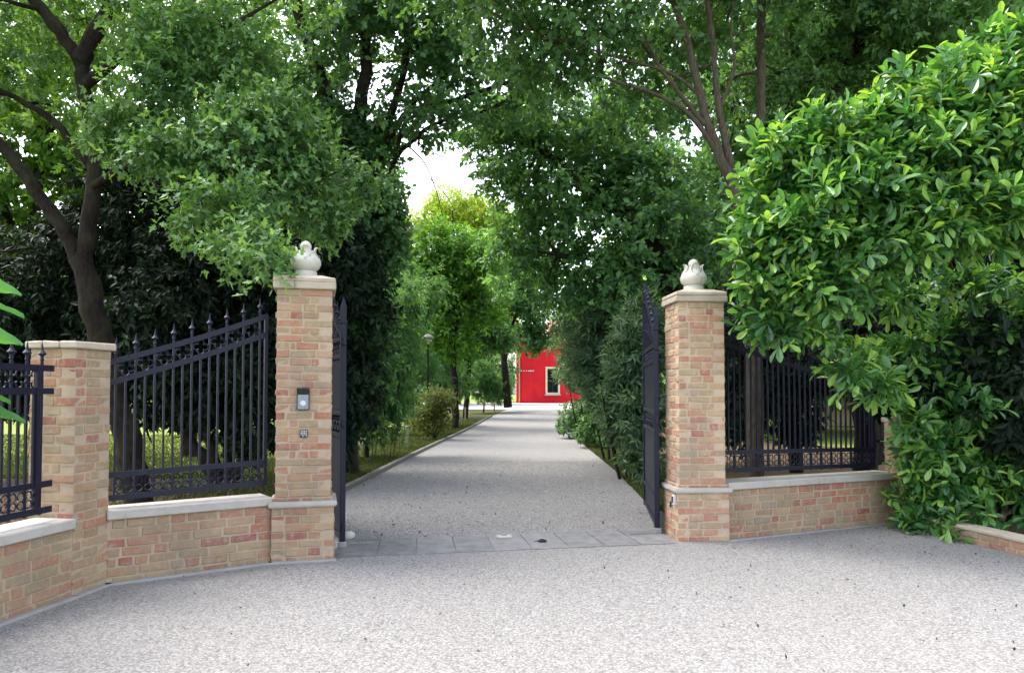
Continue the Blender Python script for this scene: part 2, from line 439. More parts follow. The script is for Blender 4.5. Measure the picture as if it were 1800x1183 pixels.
# intermediate pillar on the left
MP_TH = R(-8.5); MP_W = .385
mu = np.array([math.cos(MP_TH), math.sin(MP_TH)]); mv = np.array([-math.sin(MP_TH), math.cos(MP_TH)])
mp_fr = G(126, 1051)[:2]                       # its front right corner
mpc = mp_fr - mu * MP_W / 2 + mv * MP_W / 2
mp = thing('brick_pillar', (mpc[0], mpc[1], 0), 'shorter worn brick pillar with flat tile cap between the two fence panels at the left', 'pillar')
m = MB(); brick_pier(m, mpc, MP_TH, MP_W, -.02, 1.825, 26, .07); m.build('shaft', M_brick, mp)
m = MB()
for i in range(3):
    q = mpc + mu * (i - 1) * (MP_W + .05) / 3
    m.box((q[0], q[1], 1.855), ((MP_W + .05) / 3 - .004, MP_W + .055, .055), (mu[0], mu[1], 0), ch=.008, jit=.004)
m.build('cap', M_capst, mp)

# low walls ---------------------------------------------------------------
W1a = mp_fr + mv * .36 - mu * .005; W1b = LP_FL[:2] + lpv * .05 + lpu * .005
W2b = mp_fr - mv * .0 ; W2dir = np.array([-.16, -1.0]); W2dir /= np.linalg.norm(W2dir)
W2a = W2b + W2dir * 4.2
W3a = RP_FL[:2] + rpu * .54 + rpv * .07; W3b = G(1578, 918)[:2]
def low_wall(a, b, label, red, courses=7, ztop=.505):
    c = (np.array(a) + np.array(b)) / 2
    r = thing('low_brick_wall', (c[0], c[1], 0), label, 'wall', 'low brick walls beside the gateway')
    m = MB(); brick_wall(m, a, b, .27, -.02, ztop, courses, red); m.build('masonry', M_brick, r)
    m = MB(); coping(m, a, b, .27, ztop, ztop + .075); m.build('coping', M_coping, r)
    return r
low_wall(W1a, W1b, 'low brick wall with pale stone coping between the worn pillar and the intercom pillar', .17)
low_wall(W2a, W2b - W2dir * .0, 'low brick wall with stone coping running off the left edge of the photo', .04)
low_wall(W3a, W3b, 'low brick wall with stone coping running from the right pillar in under the laurel', .22)

# small brick post at the far end of the right wall, and the low kerb wall along the bed
EP = np.array(W3b) + np.array([.12, .0])
ep = thing('brick_post', (EP[0], EP[1], 0), 'weathered brick post half hidden by laurel at the end of the right wall', 'pillar')
m = MB(); brick_pier(m, EP + np.array([.03, .12]), R(18), .3, -.02, 1.15, 15, .1); m.build('shaft', M_brick, ep)
m = MB(); m.box((EP[0] + .03, EP[1] + .12, 1.18), (.36, .36, .06), ch=.01); m.build('cap', M_capst, ep)
K0 = G(1600, 928)[:2]; K1 = G(1830, 985)[:2]; Kd = (K1 - K0) / np.linalg.norm(K1 - K0); K1 = K0 + Kd * 5
kw = thing('bed_wall', (K1[0], K1[1], 0), 'very low brick edging wall below the laurel bush at the right edge', 'wall')
m = MB(); brick_wall(m, K0, K1, .2, -.02, .12, 2, .1); m.build('masonry', M_brick, kw)
m = MB(); coping(m, K0, K1, .2, .12, .155, .012, .5); m.build('coping', M_capst, kw)

# ------------------------------------------------------------------ ironwork
def quatre(mb, c, u, z, r, wire=.0065):
    """four open loops round a centre, in the plane of u and z"""
    c = np.array(c, float); u3 = np.array([u[0], u[1], 0.0]); k = np.array([0, 0, 1.0])
    for a in (0, 1, 2, 3):
        t0 = a * math.pi / 2
        o = c + (u3 * math.cos(t0) + k * math.sin(t0)) * r * .58
        t = np.linspace(t0 - 2.25, t0 + 2.25, 11)
        mb.tube([o + (u3 * math.cos(q) + k * math.sin(q)) * r * .42 for q in t], wire, 5)
def scroll(mb, c, u, r, wire=.006):
    c = np.array(c, float); u3 = np.array([u[0], u[1], 0.0]); k = np.array([0, 0, 1.0])
    for s in (-1, 1):
        o = c + k * s * r * .55
        t = np.linspace(0, 2 * math.pi, 11) if s < 0 else np.linspace(-.9, math.pi + .9, 9)
        mb.tube([o + (u3 * math.cos(q) + k * math.sin(q)) * r * .5 for q in t], wire, 5)
def spike(mb, p, u, h=.15):
    p = np.array(p, float); n = np.array([-u[1], u[0]])
    mb.lathe(p, [(.011, -.02), (.011, .01), (.016, .018), (.012, .026), (.012, .045), (.03, .062), (.012, .085), (.0085, .10), (.001, h)], 8)
def iron_fence(p0, p1, zb0, zb1, zt0, zt1, nspike, label, sag=.0, cap_z=.58, end_bar=False, ov0=0.0, ov1=0.0, x_first=.5):
    """p0->p1 plan line. Lower rails at zb0/zb1 (+.185), upper rails at zt(0->1) and .165 below"""
    p0, p1 = np.array(p0[:2]), np.array(p1[:2]); L = np.linalg.norm(p1 - p0); u = (p1 - p0) / L
    r = thing('iron_fence', (*((p0 + p1) / 2), 0), label, 'fence', 'dark iron fence panels on the low walls')
    top = lambda t: zt0 + (zt1 - zt0) * t - sag * math.sin(math.pi * t)
    bot = lambda t: zb0 + (zb1 - zb0) * t
    pt = lambda t, z: np.array([*(p0 + u * L * t), z])
    n = np.array([-u[1], u[0]])
    for dz, f in ((0, bot), (.185, bot), (0, top), (-.165, top)):
        m = MB(); ts = np.linspace(-ov0 / L, 1 + ov1 / L, 9)
        for a, b in zip(ts[:-1], ts[1:]):
            A, B = pt(a, f(a) + dz), pt(b, f(b) + dz)
            d = B - A; l = np.linalg.norm(d)
            m.box((A + B) / 2, (l + .002, .022, .045), d, np.cross(d, [n[0], n[1], 0]))
        m.build('rail', M_iron, r)
    step = 1.0 / nspike
    for i in range(nspike):
        t = (i + x_first) * step
        zt = top(t)
        m = MB(); m.box(pt(t, (bot(t) - .03 + zt + .04) / 2), (.016, .016, zt - bot(t) + .07), (u[0], u[1], 0)); b = m.build('bar', M_iron, r)
        m = MB(); spike(m, pt(t, zt + .04), u); m.build('spike', M_iron, b)
        for t2 in (t + step / 2,):
            if t2 < 1 - .01:
                zz = top(t2) - .165
                m = MB(); m.box(pt(t2, (bot(t2) + .17 + zz) / 2), (.016, .016, zz - bot(t2) - .17), (u[0], u[1], 0)); m.build('bar', M_iron, r)
                m = MB(); quatre(m, pt(t2, top(t2) - .082), u, 0, min(.062, step * L * .48)); m.build('quatrefoil', M_iron, r)
        for q in (.25, .75):
            if t + step * q < 1:
                m = MB(); scroll(m, pt(t + step * q, bot(t + step * q) + .092), u, .056); m.build('scroll', M_iron, r)
    for t in (0.012, .988):
        m = MB(); m.box(pt(t, (top(t) + bot(t)) / 2), (.03, .03, top(t) - bot(t)), (u[0], u[1], 0)); m.build('end_post', M_iron, r)
    return r
def back(a, b, d):
    a, b = np.array(a[:2]), np.array(b[:2]); u = (b - a) / np.linalg.norm(b - a); return np.array([-u[1], u[0]]) * d
o1 = back(W1a, W1b, .15)
iron_fence(W1a + o1, W1b + o1, .655, .69, 1.735, 2.20, 9, 'dark blue iron fence panel rising towards the intercom pillar', .018)
o2 = back(W2a, W2b, .12)
A2, B2 = W2b + o2 + W2dir * 3.9, W2b + o2 + W2dir * .18
iron_fence(A2, B2, .66, .66, 1.675, 1.675, 28, 'level dark iron fence panel at the left edge with free rail ends', 0, ov1=.10, x_first=.97)
o3 = back(W3a, W3b, .15)
iron_fence(W3a + o3, W3a + o3 + (W3b - W3a) * .93, .69, .66, 2.22, 1.735, 15, 'dark iron fence panel falling away from the right pillar behind the laurel', .03)

def gate_leaf(h, far, label, ztop_h=2.18, ztop_f=2.68):
    h, far = np.array(h[:2]), np.array(far[:2]); L = np.linalg.norm(far - h); u = (far - h) / L; n = np.array([-u[1], u[0]])
    r = thing('gate_leaf', (h[0], h[1], 0), label, 'gate', 'open iron gate leaves')
    pt = lambda t, z: np.array([*(h + u * L * t), z])
    arch = lambda t: ztop_h - .12 + (ztop_f - ztop_h + .12) * math.sin(t * math.pi / 2) ** 1.3
    for t, z in ((0, 2.18), (1, ztop_f)):
        m = MB(); m.box(pt(t, (z + .06) / 2), (.055, .055, z - .06), (u[0], u[1], 0), ch=.004)
        s = m.build('stile', M_iron, r)
        m = MB(); b = pt(t, z)
        m.box(b + [0, 0, .012], (.068, .068, .024), (u[0], u[1], 0), ch=.003)
        V = [[*(b[:2] + u * a * .024 + n * d * .024), b[2] + .024] for a, d in ((-1, -1), (1, -1), (1, 1), (-1, 1))]
        V += [[*(b[:2] + u * a * .026 + n * d * .026), b[2] + .16] for a, d in ((-1, -1), (1, -1), (1, 1), (-1, 1))] + [[b[0], b[1], b[2] + .27]]
        m.add(V, [[0, 1, 5, 4], [1, 2, 6, 5], [2, 3, 7, 6], [3, 0, 4, 7]]); m.add(V, [[4, 5, 8], [5, 6, 8], [6, 7, 8], [7, 4, 8]])
        m.build('post_point', M_iron, s)
    for z in (.10, .36, 1.08, 1.30, 1.86, 2.03):
        m = MB(); m.box(pt(.5, z), (L - .056, .045, .05), (u[0], u[1], 0), ch=.008); m.build('rail', M_iron, r)
    m = MB(); ts = np.linspace(0.02, .99, 13)
    for a, b in zip(ts[:-1], ts[1:]):
        A, B = pt(a, arch(a)), pt(b, arch(b)); d = B - A
        m.box((A + B) / 2, (np.linalg.norm(d) + .004, .04, .045), d, np.cross(d, [n[0], n[1], 0]))
    m.build('arched_rail', M_iron, r)
    for z0, z1 in ((.13, .33), (.39, 1.05), (1.33, 1.83)):
        m = MB(); m.box(pt(.5, (z0 + z1) / 2), (L - .06, .012, z1 - z0), (u[0], u[1], 0)); m.build('sheet_panel', M_iron, r)
    for z in (1.19, 1.945):
        k = 11
        for i in range(k):
            m = MB(); quatre(m, pt((i + .5) / k, z), u, 0, .064, .007); m.build('quatrefoil', M_iron, r)
    for i in range(1, 10):
        t = i / 10
        m = MB(); m.box(pt(t, (2.05 + arch(t) + .05) / 2), (.018, .018, arch(t) - 1.99), (u[0], u[1], 0)); b = m.build('bar', M_iron, r)
        m = MB(); spike(m, pt(t, arch(t) + .06), u, .19); m.build('spike', M_iron, b)
    for i in range(10):
        t = (i + .5) / 10; zt = arch(t)
        if zt - 2.06 > .12:
            m = MB(); scroll(m, pt(t, (2.05 + zt) / 2), u, min(.07, (zt - 2.06) * .4), .007); m.build('scroll', M_iron, r)
    for z in (.2, 1.2, 2.0):
        m = MB(); m.box(pt(0, z) - np.array([*(u * .05), 0]), (.06, .03, .07), (u[0], u[1], 0), ch=.004); m.build('hinge', M_iron, r)
    m = MB(); m.box(pt(0.0, .03), (.09, .09, .06), (u[0], u[1], 0), ch=.006); m.build('pivot_shoe', M_steel, r)
    return r
gl0 = G(601, 962); gl1 = np.array([gl0[0] - .66, gl0[1] + 1.48])
gate_leaf(gl0, gl1, 'left gate leaf swung inwards and seen edge on behind the intercom pillar')
gr0 = G(1155, 937); gr1 = np.array([gr0[0] + .17, gr0[1] + 1.62])
gate_leaf(gr0, gr1, 'right gate leaf swung inwards with dark sheet panels and arched spiked top')

# ------------------------------------------------------------------ small fittings
def on_pillar(px, py, c, u, v, w, z=None):
    """point on the front face plane of a pier under the pixel"""
    d = ray(px, py); n = np.array([-v[0], -v[1]]); q = c + n * w / 2
    t = (q @ n) / (d[:2] @ n)
    return np.array([0, 0, H]) + d * t, n
p, n = on_pillar(533, 701, lpc, lpu, lpv, .49)
ic = thing('intercom', p, 'grey door intercom with dark camera window and round button on the brick pillar', 'intercom')
n3 = np.array([n[0], n[1], 0])
m = MB(); m.box(p + n3 * .016, (.108, .032, .196), (lpu[0], lpu[1], 0), ch=.006); m.build('backplate', M_dark, ic)
m = MB(); m.box(p + n3 * .036 - [0, 0, .028], (.094, .014, .130), (lpu[0], lpu[1], 0), ch=.004); m.build('speaker_panel', M_grey, ic)
m = MB(); m.box(p + n3 * .036 + [0, 0, .067], (.094, .012, .05), (lpu[0], lpu[1], 0), ch=.003); m.build('camera_window', M_glass, ic)
m = MB()
aa = np.linspace(0, 2 * math.pi, 20, endpoint=False)
ctr = p + n3 * .043 - [0, 0, .04]
u3 = np.array([lpu[0], lpu[1], 0])
V = [ctr + (u3 * math.cos(a) + np.array([0, 0, 1]) * math.sin(a)) * .026 for a in aa] + [ctr + n3 * .008 + (u3 * math.cos(a) + np.array([0, 0, 1]) * math.sin(a)) * .022 for a in aa] + [ctr + n3 * .009]
m.add(V, [[i, (i + 1) % 20, 20 + (i + 1) % 20, 20 + i] for i in range(20)]); m.add(V, [[20 + i, 20 + (i + 1) % 20, 40] for i in range(20)])
m.build('call_button', M_white, ic)
p, n = on_pillar(534, 762, lpc, lpu, lpv, .49)
kp = thing('keypad', p, 'small square keypad with white keys below the intercom', 'keypad')
m = MB(); m.box(p + n3 * .008, (.066, .02, .066), (lpu[0], lpu[1], 0), ch=.003); m.build('keypad_body', M_dark, kp)
for i in range(4):
    for j in range(4):
        if i == 3 and j in (0, 2): continue
        m = MB(); q = p + n3 * .0195 + u3 * (j - 1.5) * .0145 + np.array([0, 0, (1.5 - i) * .0145]); m.box(q, (.0095, .006, .0095), (lpu[0], lpu[1], 0), ch=.001); m.build('key', M_white, kp)
# photocell and recessed socket on the inner side of the right plinth
q2 = rpc - rpu * .2725 - rpv * .20
pc = thing('photocell', (q2[0], q2[1], .40), 'small white and black gate sensor on the inner side of the right pillar plinth', 'sensor')
m = MB(); m.box((q2[0] - rpu[0] * .012, q2[1] - rpu[1] * .012, .41), (.03, .055, .10), (rpu[0], rpu[1], 0), ch=.004); m.build('sensor_body', M_white, pc)
m = MB(); q = q2 - rpu * .03; m.box((q[0], q[1], .415), (.01, .035, .065), (rpu[0], rpu[1], 0), ch=.002); m.build('sensor_lens', M_dark, pc)
q3 = rpc - rpu * .2725 - rpv * .06
pc = thing('junction_box', (q3[0], q3[1], .33), 'dark square junction hole with rusty box on the right pillar plinth', 'junction box')
m = MB(); m.box((q3[0], q3[1], .345), (.012, .07, .075), (rpu[0], rpu[1], 0)); m.build('box_frame', M_post, pc)
m = MB(); q = q3 - rpu * .006; m.box((q[0], q[1], .345), (.008, .05, .055), (rpu[0], rpu[1], 0)); m.build('box_opening', M_dark, pc)
# white stone holding the left leaf, gate stops on the threshold
sp_ = G(613, 947)
m = MB(); rr = np.random.default_rng(3)
m.lathe(sp_, [(0.001, 0), (.05, .0), (.062, .03), (.055, .06), (.03, .078), (.001, .08)], 12, mod=lambda a, z: 1 + .12 * np.sin(3 * a + z * 20))
meta(m.build('white_stone', M_finial, None, sp_, True), 'white rounded stone lying against the foot of the left gate leaf', 'stone')
s2 = G(886, 947)
st = thing('gate_stop', s2, 'pale raised gate stop set in the middle of the threshold', 'gate stop')
m = MB(); m.box(s2 + [0, 0, .022], (.16, .09, .03), (1, .26, 0), ch=.01); m.build('stop_plate', M_coping, st)
m = MB(); m.box(s2 + [0, 0, .045], (.05, .03, .03), (1, .26, 0), ch=.006); m.build('stop_lug', M_steel, st)
s2 = G(953, 954)
st = thing('drop_bolt_socket', s2, 'small dark iron socket in the threshold beside the gate stop', 'socket')
m = MB(); m.lathe(s2, [(.045, .008), (.045, .03), (.03, .034), (.03, .01), (.001, .01)], 14); m.build('socket_ring', M_dark, st)
m = MB(); m.box(s2 + [-.05, .03, .018], (.07, .03, .02), (1, .5, 0), ch=.004); m.build('socket_tab', M_steel, st)

# ------------------------------------------------------------------ ground
def sheet(name, pts, z, mat, kind='structure'):
    m = MB(); m.add([[p[0], p[1], z] for p in pts], [list(range(len(pts)))])
    return meta(m.build(name, mat), kind=kind)
def strip(name, left, right, dz, mat, nseg=60):
    left, right = np.array(left, float), np.array(right, float)
    def res(a):
        s = np.linspace(0, 1, nseg); k = np.linspace(0, 1, len(a))
        return np.stack([np.interp(s, k, a[:, i]) for i in (0, 1)], 1)
    Lp, Rp = left, right
    ys = np.unique(np.concatenate([np.linspace(Lp[0, 1], Lp[-1, 1], nseg), np.linspace(24, 70, 40)])); ys = ys[(ys >= Lp[0, 1]) & (ys <= Lp[-1, 1])]
    V, Fc = [], []
    for i, y in enumerate(ys):
        xl, xr = np.interp(y, Lp[:, 1], Lp[:, 0]), np.interp(y, Rp[:, 1], Rp[:, 0])
        for q in np.linspace(0, 1, 5): V.append([xl + (xr - xl) * q, y, gz(y) + dz])
    for i in range(len(ys) - 1):
        for j in range(4): Fc.append([i * 5 + j, i * 5 + j + 1, (i + 1) * 5 + j + 1, (i + 1) * 5 + j])
    m = MB(); m.add(V, Fc); return meta(m.build(name, mat, smooth=True), kind='structure')
ys = np.concatenate([[-400, -60, -20, 0, 10, 20], np.linspace(24, 70, 24), [100, 180, 600]])
xs = np.array([-500, -120, -40, -15, 0, 15, 40, 120, 500.0])
V = [[x, y, gz(y) - .02] for y in ys for x in xs]; nx = len(xs)
m = MB(); m.add(V, [[i * nx + j, i * nx + j + 1, (i + 1) * nx + j + 1, (i + 1) * nx + j] for i in range(len(ys) - 1) for j in range(nx - 1)])
meta(m.build('ground', M_lawn, smooth=True), kind='structure')
# forecourt
fc = [(-8, -12), (9, -12), (9, 3), tuple(K1 + [.1, 0]), tuple(K0 + [.1, .1]), tuple(W3b + [.1, .1]), tuple(W3a + [0, .1]), tuple(rpc), (rpc[0], rpc[1] + .2), (lpc[0], lpc[1] + .2), tuple(lpc), tuple(W1b + [0, .1]), tuple(W1a + [0, .1]), tuple(mpc), tuple(W2a - [.1, 0]), (-8, W2a[1])]
sheet('forecourt', fc, 0.004, M_gravel)
# driveway
def GY(px, Y): return (px - CX) / F * Y
DL = [(-2.4, 6.9), (-2.55, 9), (-2.54, 11.4), (-2.42, 15.7), (-2.2, 22), (-1.75, 31), (-1.15, 42), (-.2, 54), (.2, 60)]
DR = [(2.0, 6.9), (1.93, 9), (1.87, 10.6), (2.02, 14.6), (2.1, 21.3), (2.5, 31), (3.3, 42), (4.3, 54), (4.9, 60)]
strip('driveway', DL, DR, .0, M_gravel)
strip('house_forecourt', [(-9, 52), (-9, 72)], [(16, 52), (16, 72)], .008, M_pave, 8)
# beds of soil and litter behind the walls and along the drive, and the verge with shade in its colour
strip('left_soil_bed', [(-14, 4.5), (-14, 10.5), (-11, 13.4)], [(-3.3, 4.5), (-2.75, 7.3), (-2.75, 13.4)], -.012, M_soil, 12)
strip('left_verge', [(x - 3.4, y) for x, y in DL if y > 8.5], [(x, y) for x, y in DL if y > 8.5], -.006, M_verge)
strip('right_soil_bed', [(2.1, 8.2), (2.15, 14), (2.3, 24), (3.0, 34)], [(12, 8.2), (12, 14), (8, 24), (6, 34)], -.012, M_soil, 16)
m = MB(); m.add([[K0[0] - .1, K0[1] + .6, .02], [W3b[0] + .3, W3b[1] + .1, .02], [11, W3b[1] + .3, .02], [11, 0, .02], [K1[0] + .12, K1[1], .02], [K0[0] + .12, K0[1], .02]], [[5, 4, 3, 2, 1]])
meta(m.build('laurel_bed', M_soil), kind='structure')
# edging on the left of the drive, concrete strip at the foot of the left walls
m = MB(); e = np.array([(x - .05, y) for x, y in DL if 8 <= y <= 50])
ee = np.stack([np.interp(np.linspace(0, 1, 90), np.linspace(0, 1, len(e)), e[:, i]) for i in (0, 1)], 1)
for a, b in zip(ee[:-1], ee[1:]):
    c = (a + b) / 2; d = b - a; m.box((c[0], c[1], gz(c[1]) + .02), (np.linalg.norm(d) - .01, .09, .11), (d[0], d[1], 0), ch=.01, jit=.006)
meta(m.build('drive_edging', M_edge), kind='structure')
def strip_kerb(pts, w, h):
    m = MB()
    for a, b in zip(pts[:-1], pts[1:]):
        a, b = np.array(a[:2]), np.array(b[:2]); u = (b - a) / np.linalg.norm(b - a); n = np.array([u[1], -u[0]]); c = (a + b) / 2 + n * w / 2
        m.box((c[0], c[1], h / 2 - .03), (np.linalg.norm(b - a) + .03, w, h + .06), (u[0], u[1], 0), ch=.008)
    return m
m = strip_kerb([W2a, W2b + [.003, .0], W1a + [.003, 0], W1b + [-.0, -.05], LP_FL[:2] + lpu * .55], .065, .022)
meta(m.build('kerb', M_kerb), kind='structure')
m = strip_kerb([W3a - rpv * .06, W3b], .05, .014); meta(m.build('wall_footing', M_kerb), kind='structure')
# threshold slabs
tA, tB = G(590, 981)[:2], G(1189, 956)[:2]; tC, tD = G(1140, 931)[:2], G(606, 951)[:2]
m = MB(); nb = 9
for i in range(nb):
    q = lambda s, a, b: np.array(a) * (1 - s) + np.array(b) * s
    s0, s1 = i / nb + .0018, (i + 1) / nb - .0018
    c = [q(s0, tA, tB), q(s1, tA, tB), q(s1, tD, tC), q(s0, tD, tC)]
    V = [[*p_, .012 + rr.uniform(-.001, .001)] for p_ in c] + [[*p_, -.03] for p_ in c]
    m.add(V, [[0, 1, 2, 3], [0, 4, 5, 1], [1, 5, 6, 2], [2, 6, 7, 3], [3, 7, 4, 0]], rr.random())
meta(m.build('threshold', M_thresh), kind='structure')
for a, b in ((G(610, 957), G(655, 955)), (G(1102, 942), G(1150, 938))):
    c = (a + b) / 2; m = MB(); m.box((c[0], c[1] + .03, .0165), (np.linalg.norm(b - a), .13, .008), b - a, ch=.002)
    meta(m.build('steel_plate', M_steel, None, (c[0], c[1], 0)), 'pale steel plate let into the threshold at the foot of the %s gate leaf' % ('left' if c[0] < 0 else 'right'), 'plate', 'steel plates under the gate leaves')

# loose stones
def pebbles(name, n, gen, smin, smax, mat, kind='stuff'):
    pts = gen(n); n = len(pts)
    base = np.array([[1, 0, 0], [-1, 0, 0], [0, 1, 0], [0, -1, 0], [0, 0, 1], [0, 0, -1]], float)
    Fc = np.array([[0, 2, 4], [2, 1, 4], [1, 3, 4], [3, 0, 4], [2, 0, 5], [1, 2, 5], [3, 1, 5], [0, 3, 5]])
    s = rng.uniform(smin, smax, n) ** 1.0; ang = rng.uniform(0, 2 * math.pi, n)
    sc = np.stack([s, s * rng.uniform(.6, 1, n), s * rng.uniform(.45, .8, n)], 1)
    Vb = base[None] * sc[:, None] * .5 * rng.uniform(.75, 1.2, (n, 6, 1))
    tilt = rng.uniform(-.6, .6, (n, 1)); z = Vb[..., 2] + Vb[..., 0] * tilt
    x = Vb[..., 0] * np.cos(ang)[:, None] - Vb[..., 1] * np.sin(ang)[:, None]; y = Vb[..., 0] * np.sin(ang)[:, None] + Vb[..., 1] * np.cos(ang)[:, None]
    V = np.stack([x + pts[:, :1], y + pts[:, 1:2], z + pts[:, 2:3] + sc[:, 2:3] * .18], 2)
    m = MB(); m.add(V.reshape(-1, 3), (Fc[None] + np.arange(n)[:, None, None] * 6).reshape(-1, 3), np.repeat(rng.random(n), 8))
    return meta(m.build(name, mat), kind=kind)
def gen_fore(n):
    y = rng.uniform(3.3, 8.6, n * 2); x = rng.uniform(-3.6, 5.2, n * 2)
    yl = np.interp(x, [W2b[0] - .1, W1a[0], W1b[0], lpc[0] - .2, lpc[0] + .25, tA[0], tB[0], rpc[0], W3a[0], W3b[0], 5.2], [W2b[1] - 1.2, W1a[1] - .05, W1b[1] - .08, LP_FL[1] - .03, LP_FL[1] + .1, tA[1] - .03, tB[1] - .03, RP_FL[1] - .01, W3a[1] - .06, W3b[1] - .06, 5.6])
    xmin = np.interp(y, [W2a[1], W2b[1], 9], [W2a[0] + .07, W2b[0] + .07, W2b[0] + .1])
    k = (y < yl) & (x > xmin); k &= (np.abs(x) < y * .72 + .2)
    return np.stack([x, y, np.zeros_like(x)], 1)[k][:n]
pebbles('gravel', 100000, gen_fore, .006, .0165, M_pebble)
def gen_drive(n):
    y = 7.5 + 9 * rng.random(n * 2) ** 1.4
    xl = np.interp(y, [p_[1] for p_ in DL], [p_[0] for p_ in DL]); xr = np.interp(y, [p_[1] for p_ in DR], [p_[0] for p_ in DR])
    x = xl + (xr - xl) * rng.random(len(y))
    q = (x - tD[0]) / (tC[0] - tD[0]); k = y > tD[1] + (tC[1] - tD[1]) * q + .02
    return np.stack([x, y, np.zeros_like(x)], 1)[k][:n]
pebbles('driveway_gravel', 26000, gen_drive, .010, .026, M_pebble)

# ------------------------------------------------------------------ foliage machinery
T_FULL = (np.array([[0, 0, 0], [.16, .22, .02], [.45, .5, .06], [.78, .34, .03], [1, 0, -.06], [.78, -.34, .03], [.45, -.5, .06], [.16, -.22, .02], [.5, 0, -.03]]),
          np.array([[0, 1, 8], [1, 2, 8], [2, 3, 8], [3, 4, 8], [4, 5, 8], [5, 6, 8], [6, 7, 8], [7, 0, 8]]))
T_OBO = (np.array([[0, 0, 0], [.12, .10, .02], [.42, .36, .07], [.72, .5, .07], [.92, .26, .01], [1, 0, -.05], [.92, -.26, .01], [.72, -.5, .07], [.42, -.36, .07], [.12, -.10, .02], [.3, 0, .0], [.7, 0, -.01]]),
         np.array([[0, 1, 10], [1, 2, 10], [2, 11, 10], [2, 3, 11], [3, 4, 11], [4, 5, 11], [5, 6, 11], [6, 7, 11], [7, 8, 11], [8, 10, 11], [8, 9, 10], [9, 0, 10]]))
T_LOBE = (np.array([[0, 0, 0], [.22, .30, .05], [.34, .16, .02], [.55, .5, .05], [.66, .2, .0], [1, .12, -.05], [1, -.12, -.05], [.66, -.2, .0], [.55, -.5, .05], [.34, -.16, .02], [.22, -.30, .05]]),
          np.array([[0, 1, 2], [2, 3, 4], [0, 2, 9], [2, 4, 7], [2, 7, 9], [4, 5, 6], [4, 6, 7], [9, 7, 8], [0, 9, 10]]))
T_DIA = (np.array([[0, 0, 0], [.45, .5, .06], [1, 0, -.03], [.45, -.5, .06]]), np.array([[0, 1, 2], [0, 2, 3]]))
def nrm(a): return a / (np.linalg.norm(a, axis=-1, keepdims=True) + 1e-9)
def sample_lumps(rg, lumps, n, sub=12, subr=.5, shell=.35):
    L = np.array([l[:6] for l in lumps], float); w = np.array([(l[6] if len(l) > 6 else 1.0) for l in lumps])
    pr = w * (L[:, 3] * L[:, 4] * L[:, 5]) ** (2 / 3); pr /= pr.sum()
    sc, sr, so = [], [], []
    for l in L:
        d = nrm(rg.normal(size=(sub, 3))); rad = rg.uniform(.35, .8, (sub, 1))
        sc.append(l[:3] + d * l[3:6] * rad); sr.append(l[3:6] * subr * rg.uniform(.6, 1.25, (sub, 1))); so.append(np.repeat(l[None, :3], sub, 0))
    sc, sr, so = np.concatenate(sc), np.concatenate(sr), np.concatenate(so)
    li = rg.choice(len(L), n, p=pr); si = li * sub + rg.integers(0, sub, n)
    d = nrm(rg.normal(size=(n, 3))); r = shell + (1 - shell) * rg.random((n, 1)) ** .6
    C = sc[si] + d * sr[si] * r
    D = nrm(d * .7 + nrm((C - so[si]) / L[li, 3:6]) * .6)
    return C, D
def leaf_mesh(mb, rg, C, D, spec):
    n, k = len(C), spec['k']; tl = spec.get('twig', .3)
    T = nrm(D * spec.get('out', .8) + rg.normal(size=(n, 3)) * spec.get('rnd', .5) + np.array([0, 0, spec.get('grav', -.1)]))
    a = np.where(np.abs(T[:, 2:3]) < .9, np.array([[0, 0, 1.0]]), np.array([[1.0, 0, 0]]))
    U = nrm(np.cross(T, a)); Vv = np.cross(T, U)
    t = (np.arange(k) + rg.random((n, k))) / k
    ph = np.arange(k)[None] * 2.4 + rg.uniform(0, 6.28, (n, 1))
    Rr = np.cos(ph)[..., None] * U[:, None] + np.sin(ph)[..., None] * Vv[:, None]
    B = C[:, None] + T[:, None] * (tl * t)[..., None] * rg.uniform(.6, 1.2, (n, 1, 1)) + rg.normal(size=(n, k, 3)) * spec.get('jit', .02)
    d = nrm(T[:, None] * spec.get('fwd', .6) + Rr * spec.get('spread', .9) + np.array([0, 0, -spec.get('droop', .25)]) + rg.normal(size=(n, k, 3)) * .2)
    n0 = np.array([0, 0, spec.get('up', 1.0)]) + D[:, None] * spec.get('face', .35) + rg.normal(size=(n, k, 3)) * spec.get('nrnd', .45)
    nn = nrm(n0 - (n0 * d).sum(-1, keepdims=True) * d); s = np.cross(d, nn)
    sz = spec['len'] * rg.uniform(.65, 1.25, (n, k, 1, 1)); wd = spec['wid'] / spec['len']
    tv, tf = spec['tmpl']
    V = B[:, :, None] + sz * (tv[None, None, :, 0:1] * d[:, :, None] + tv[None, None, :, 1:2] * wd * s[:, :, None] + tv[None, None, :, 2:3] * nn[:, :, None])
    N_ = n * k; nv = len(tv)
    tone = np.clip(rg.normal(.44, .2, (n, k)) + rg.normal(0, .19, (n, 1)) + spec.get('tip', .0) * (t - .5), 0, 1).reshape(-1)
    mb.add(V.reshape(-1, 3), (tf[None] + (np.arange(N_) * nv)[:, None, None]).reshape(-1, tf.shape[1]), np.repeat(tone, len(tf)))
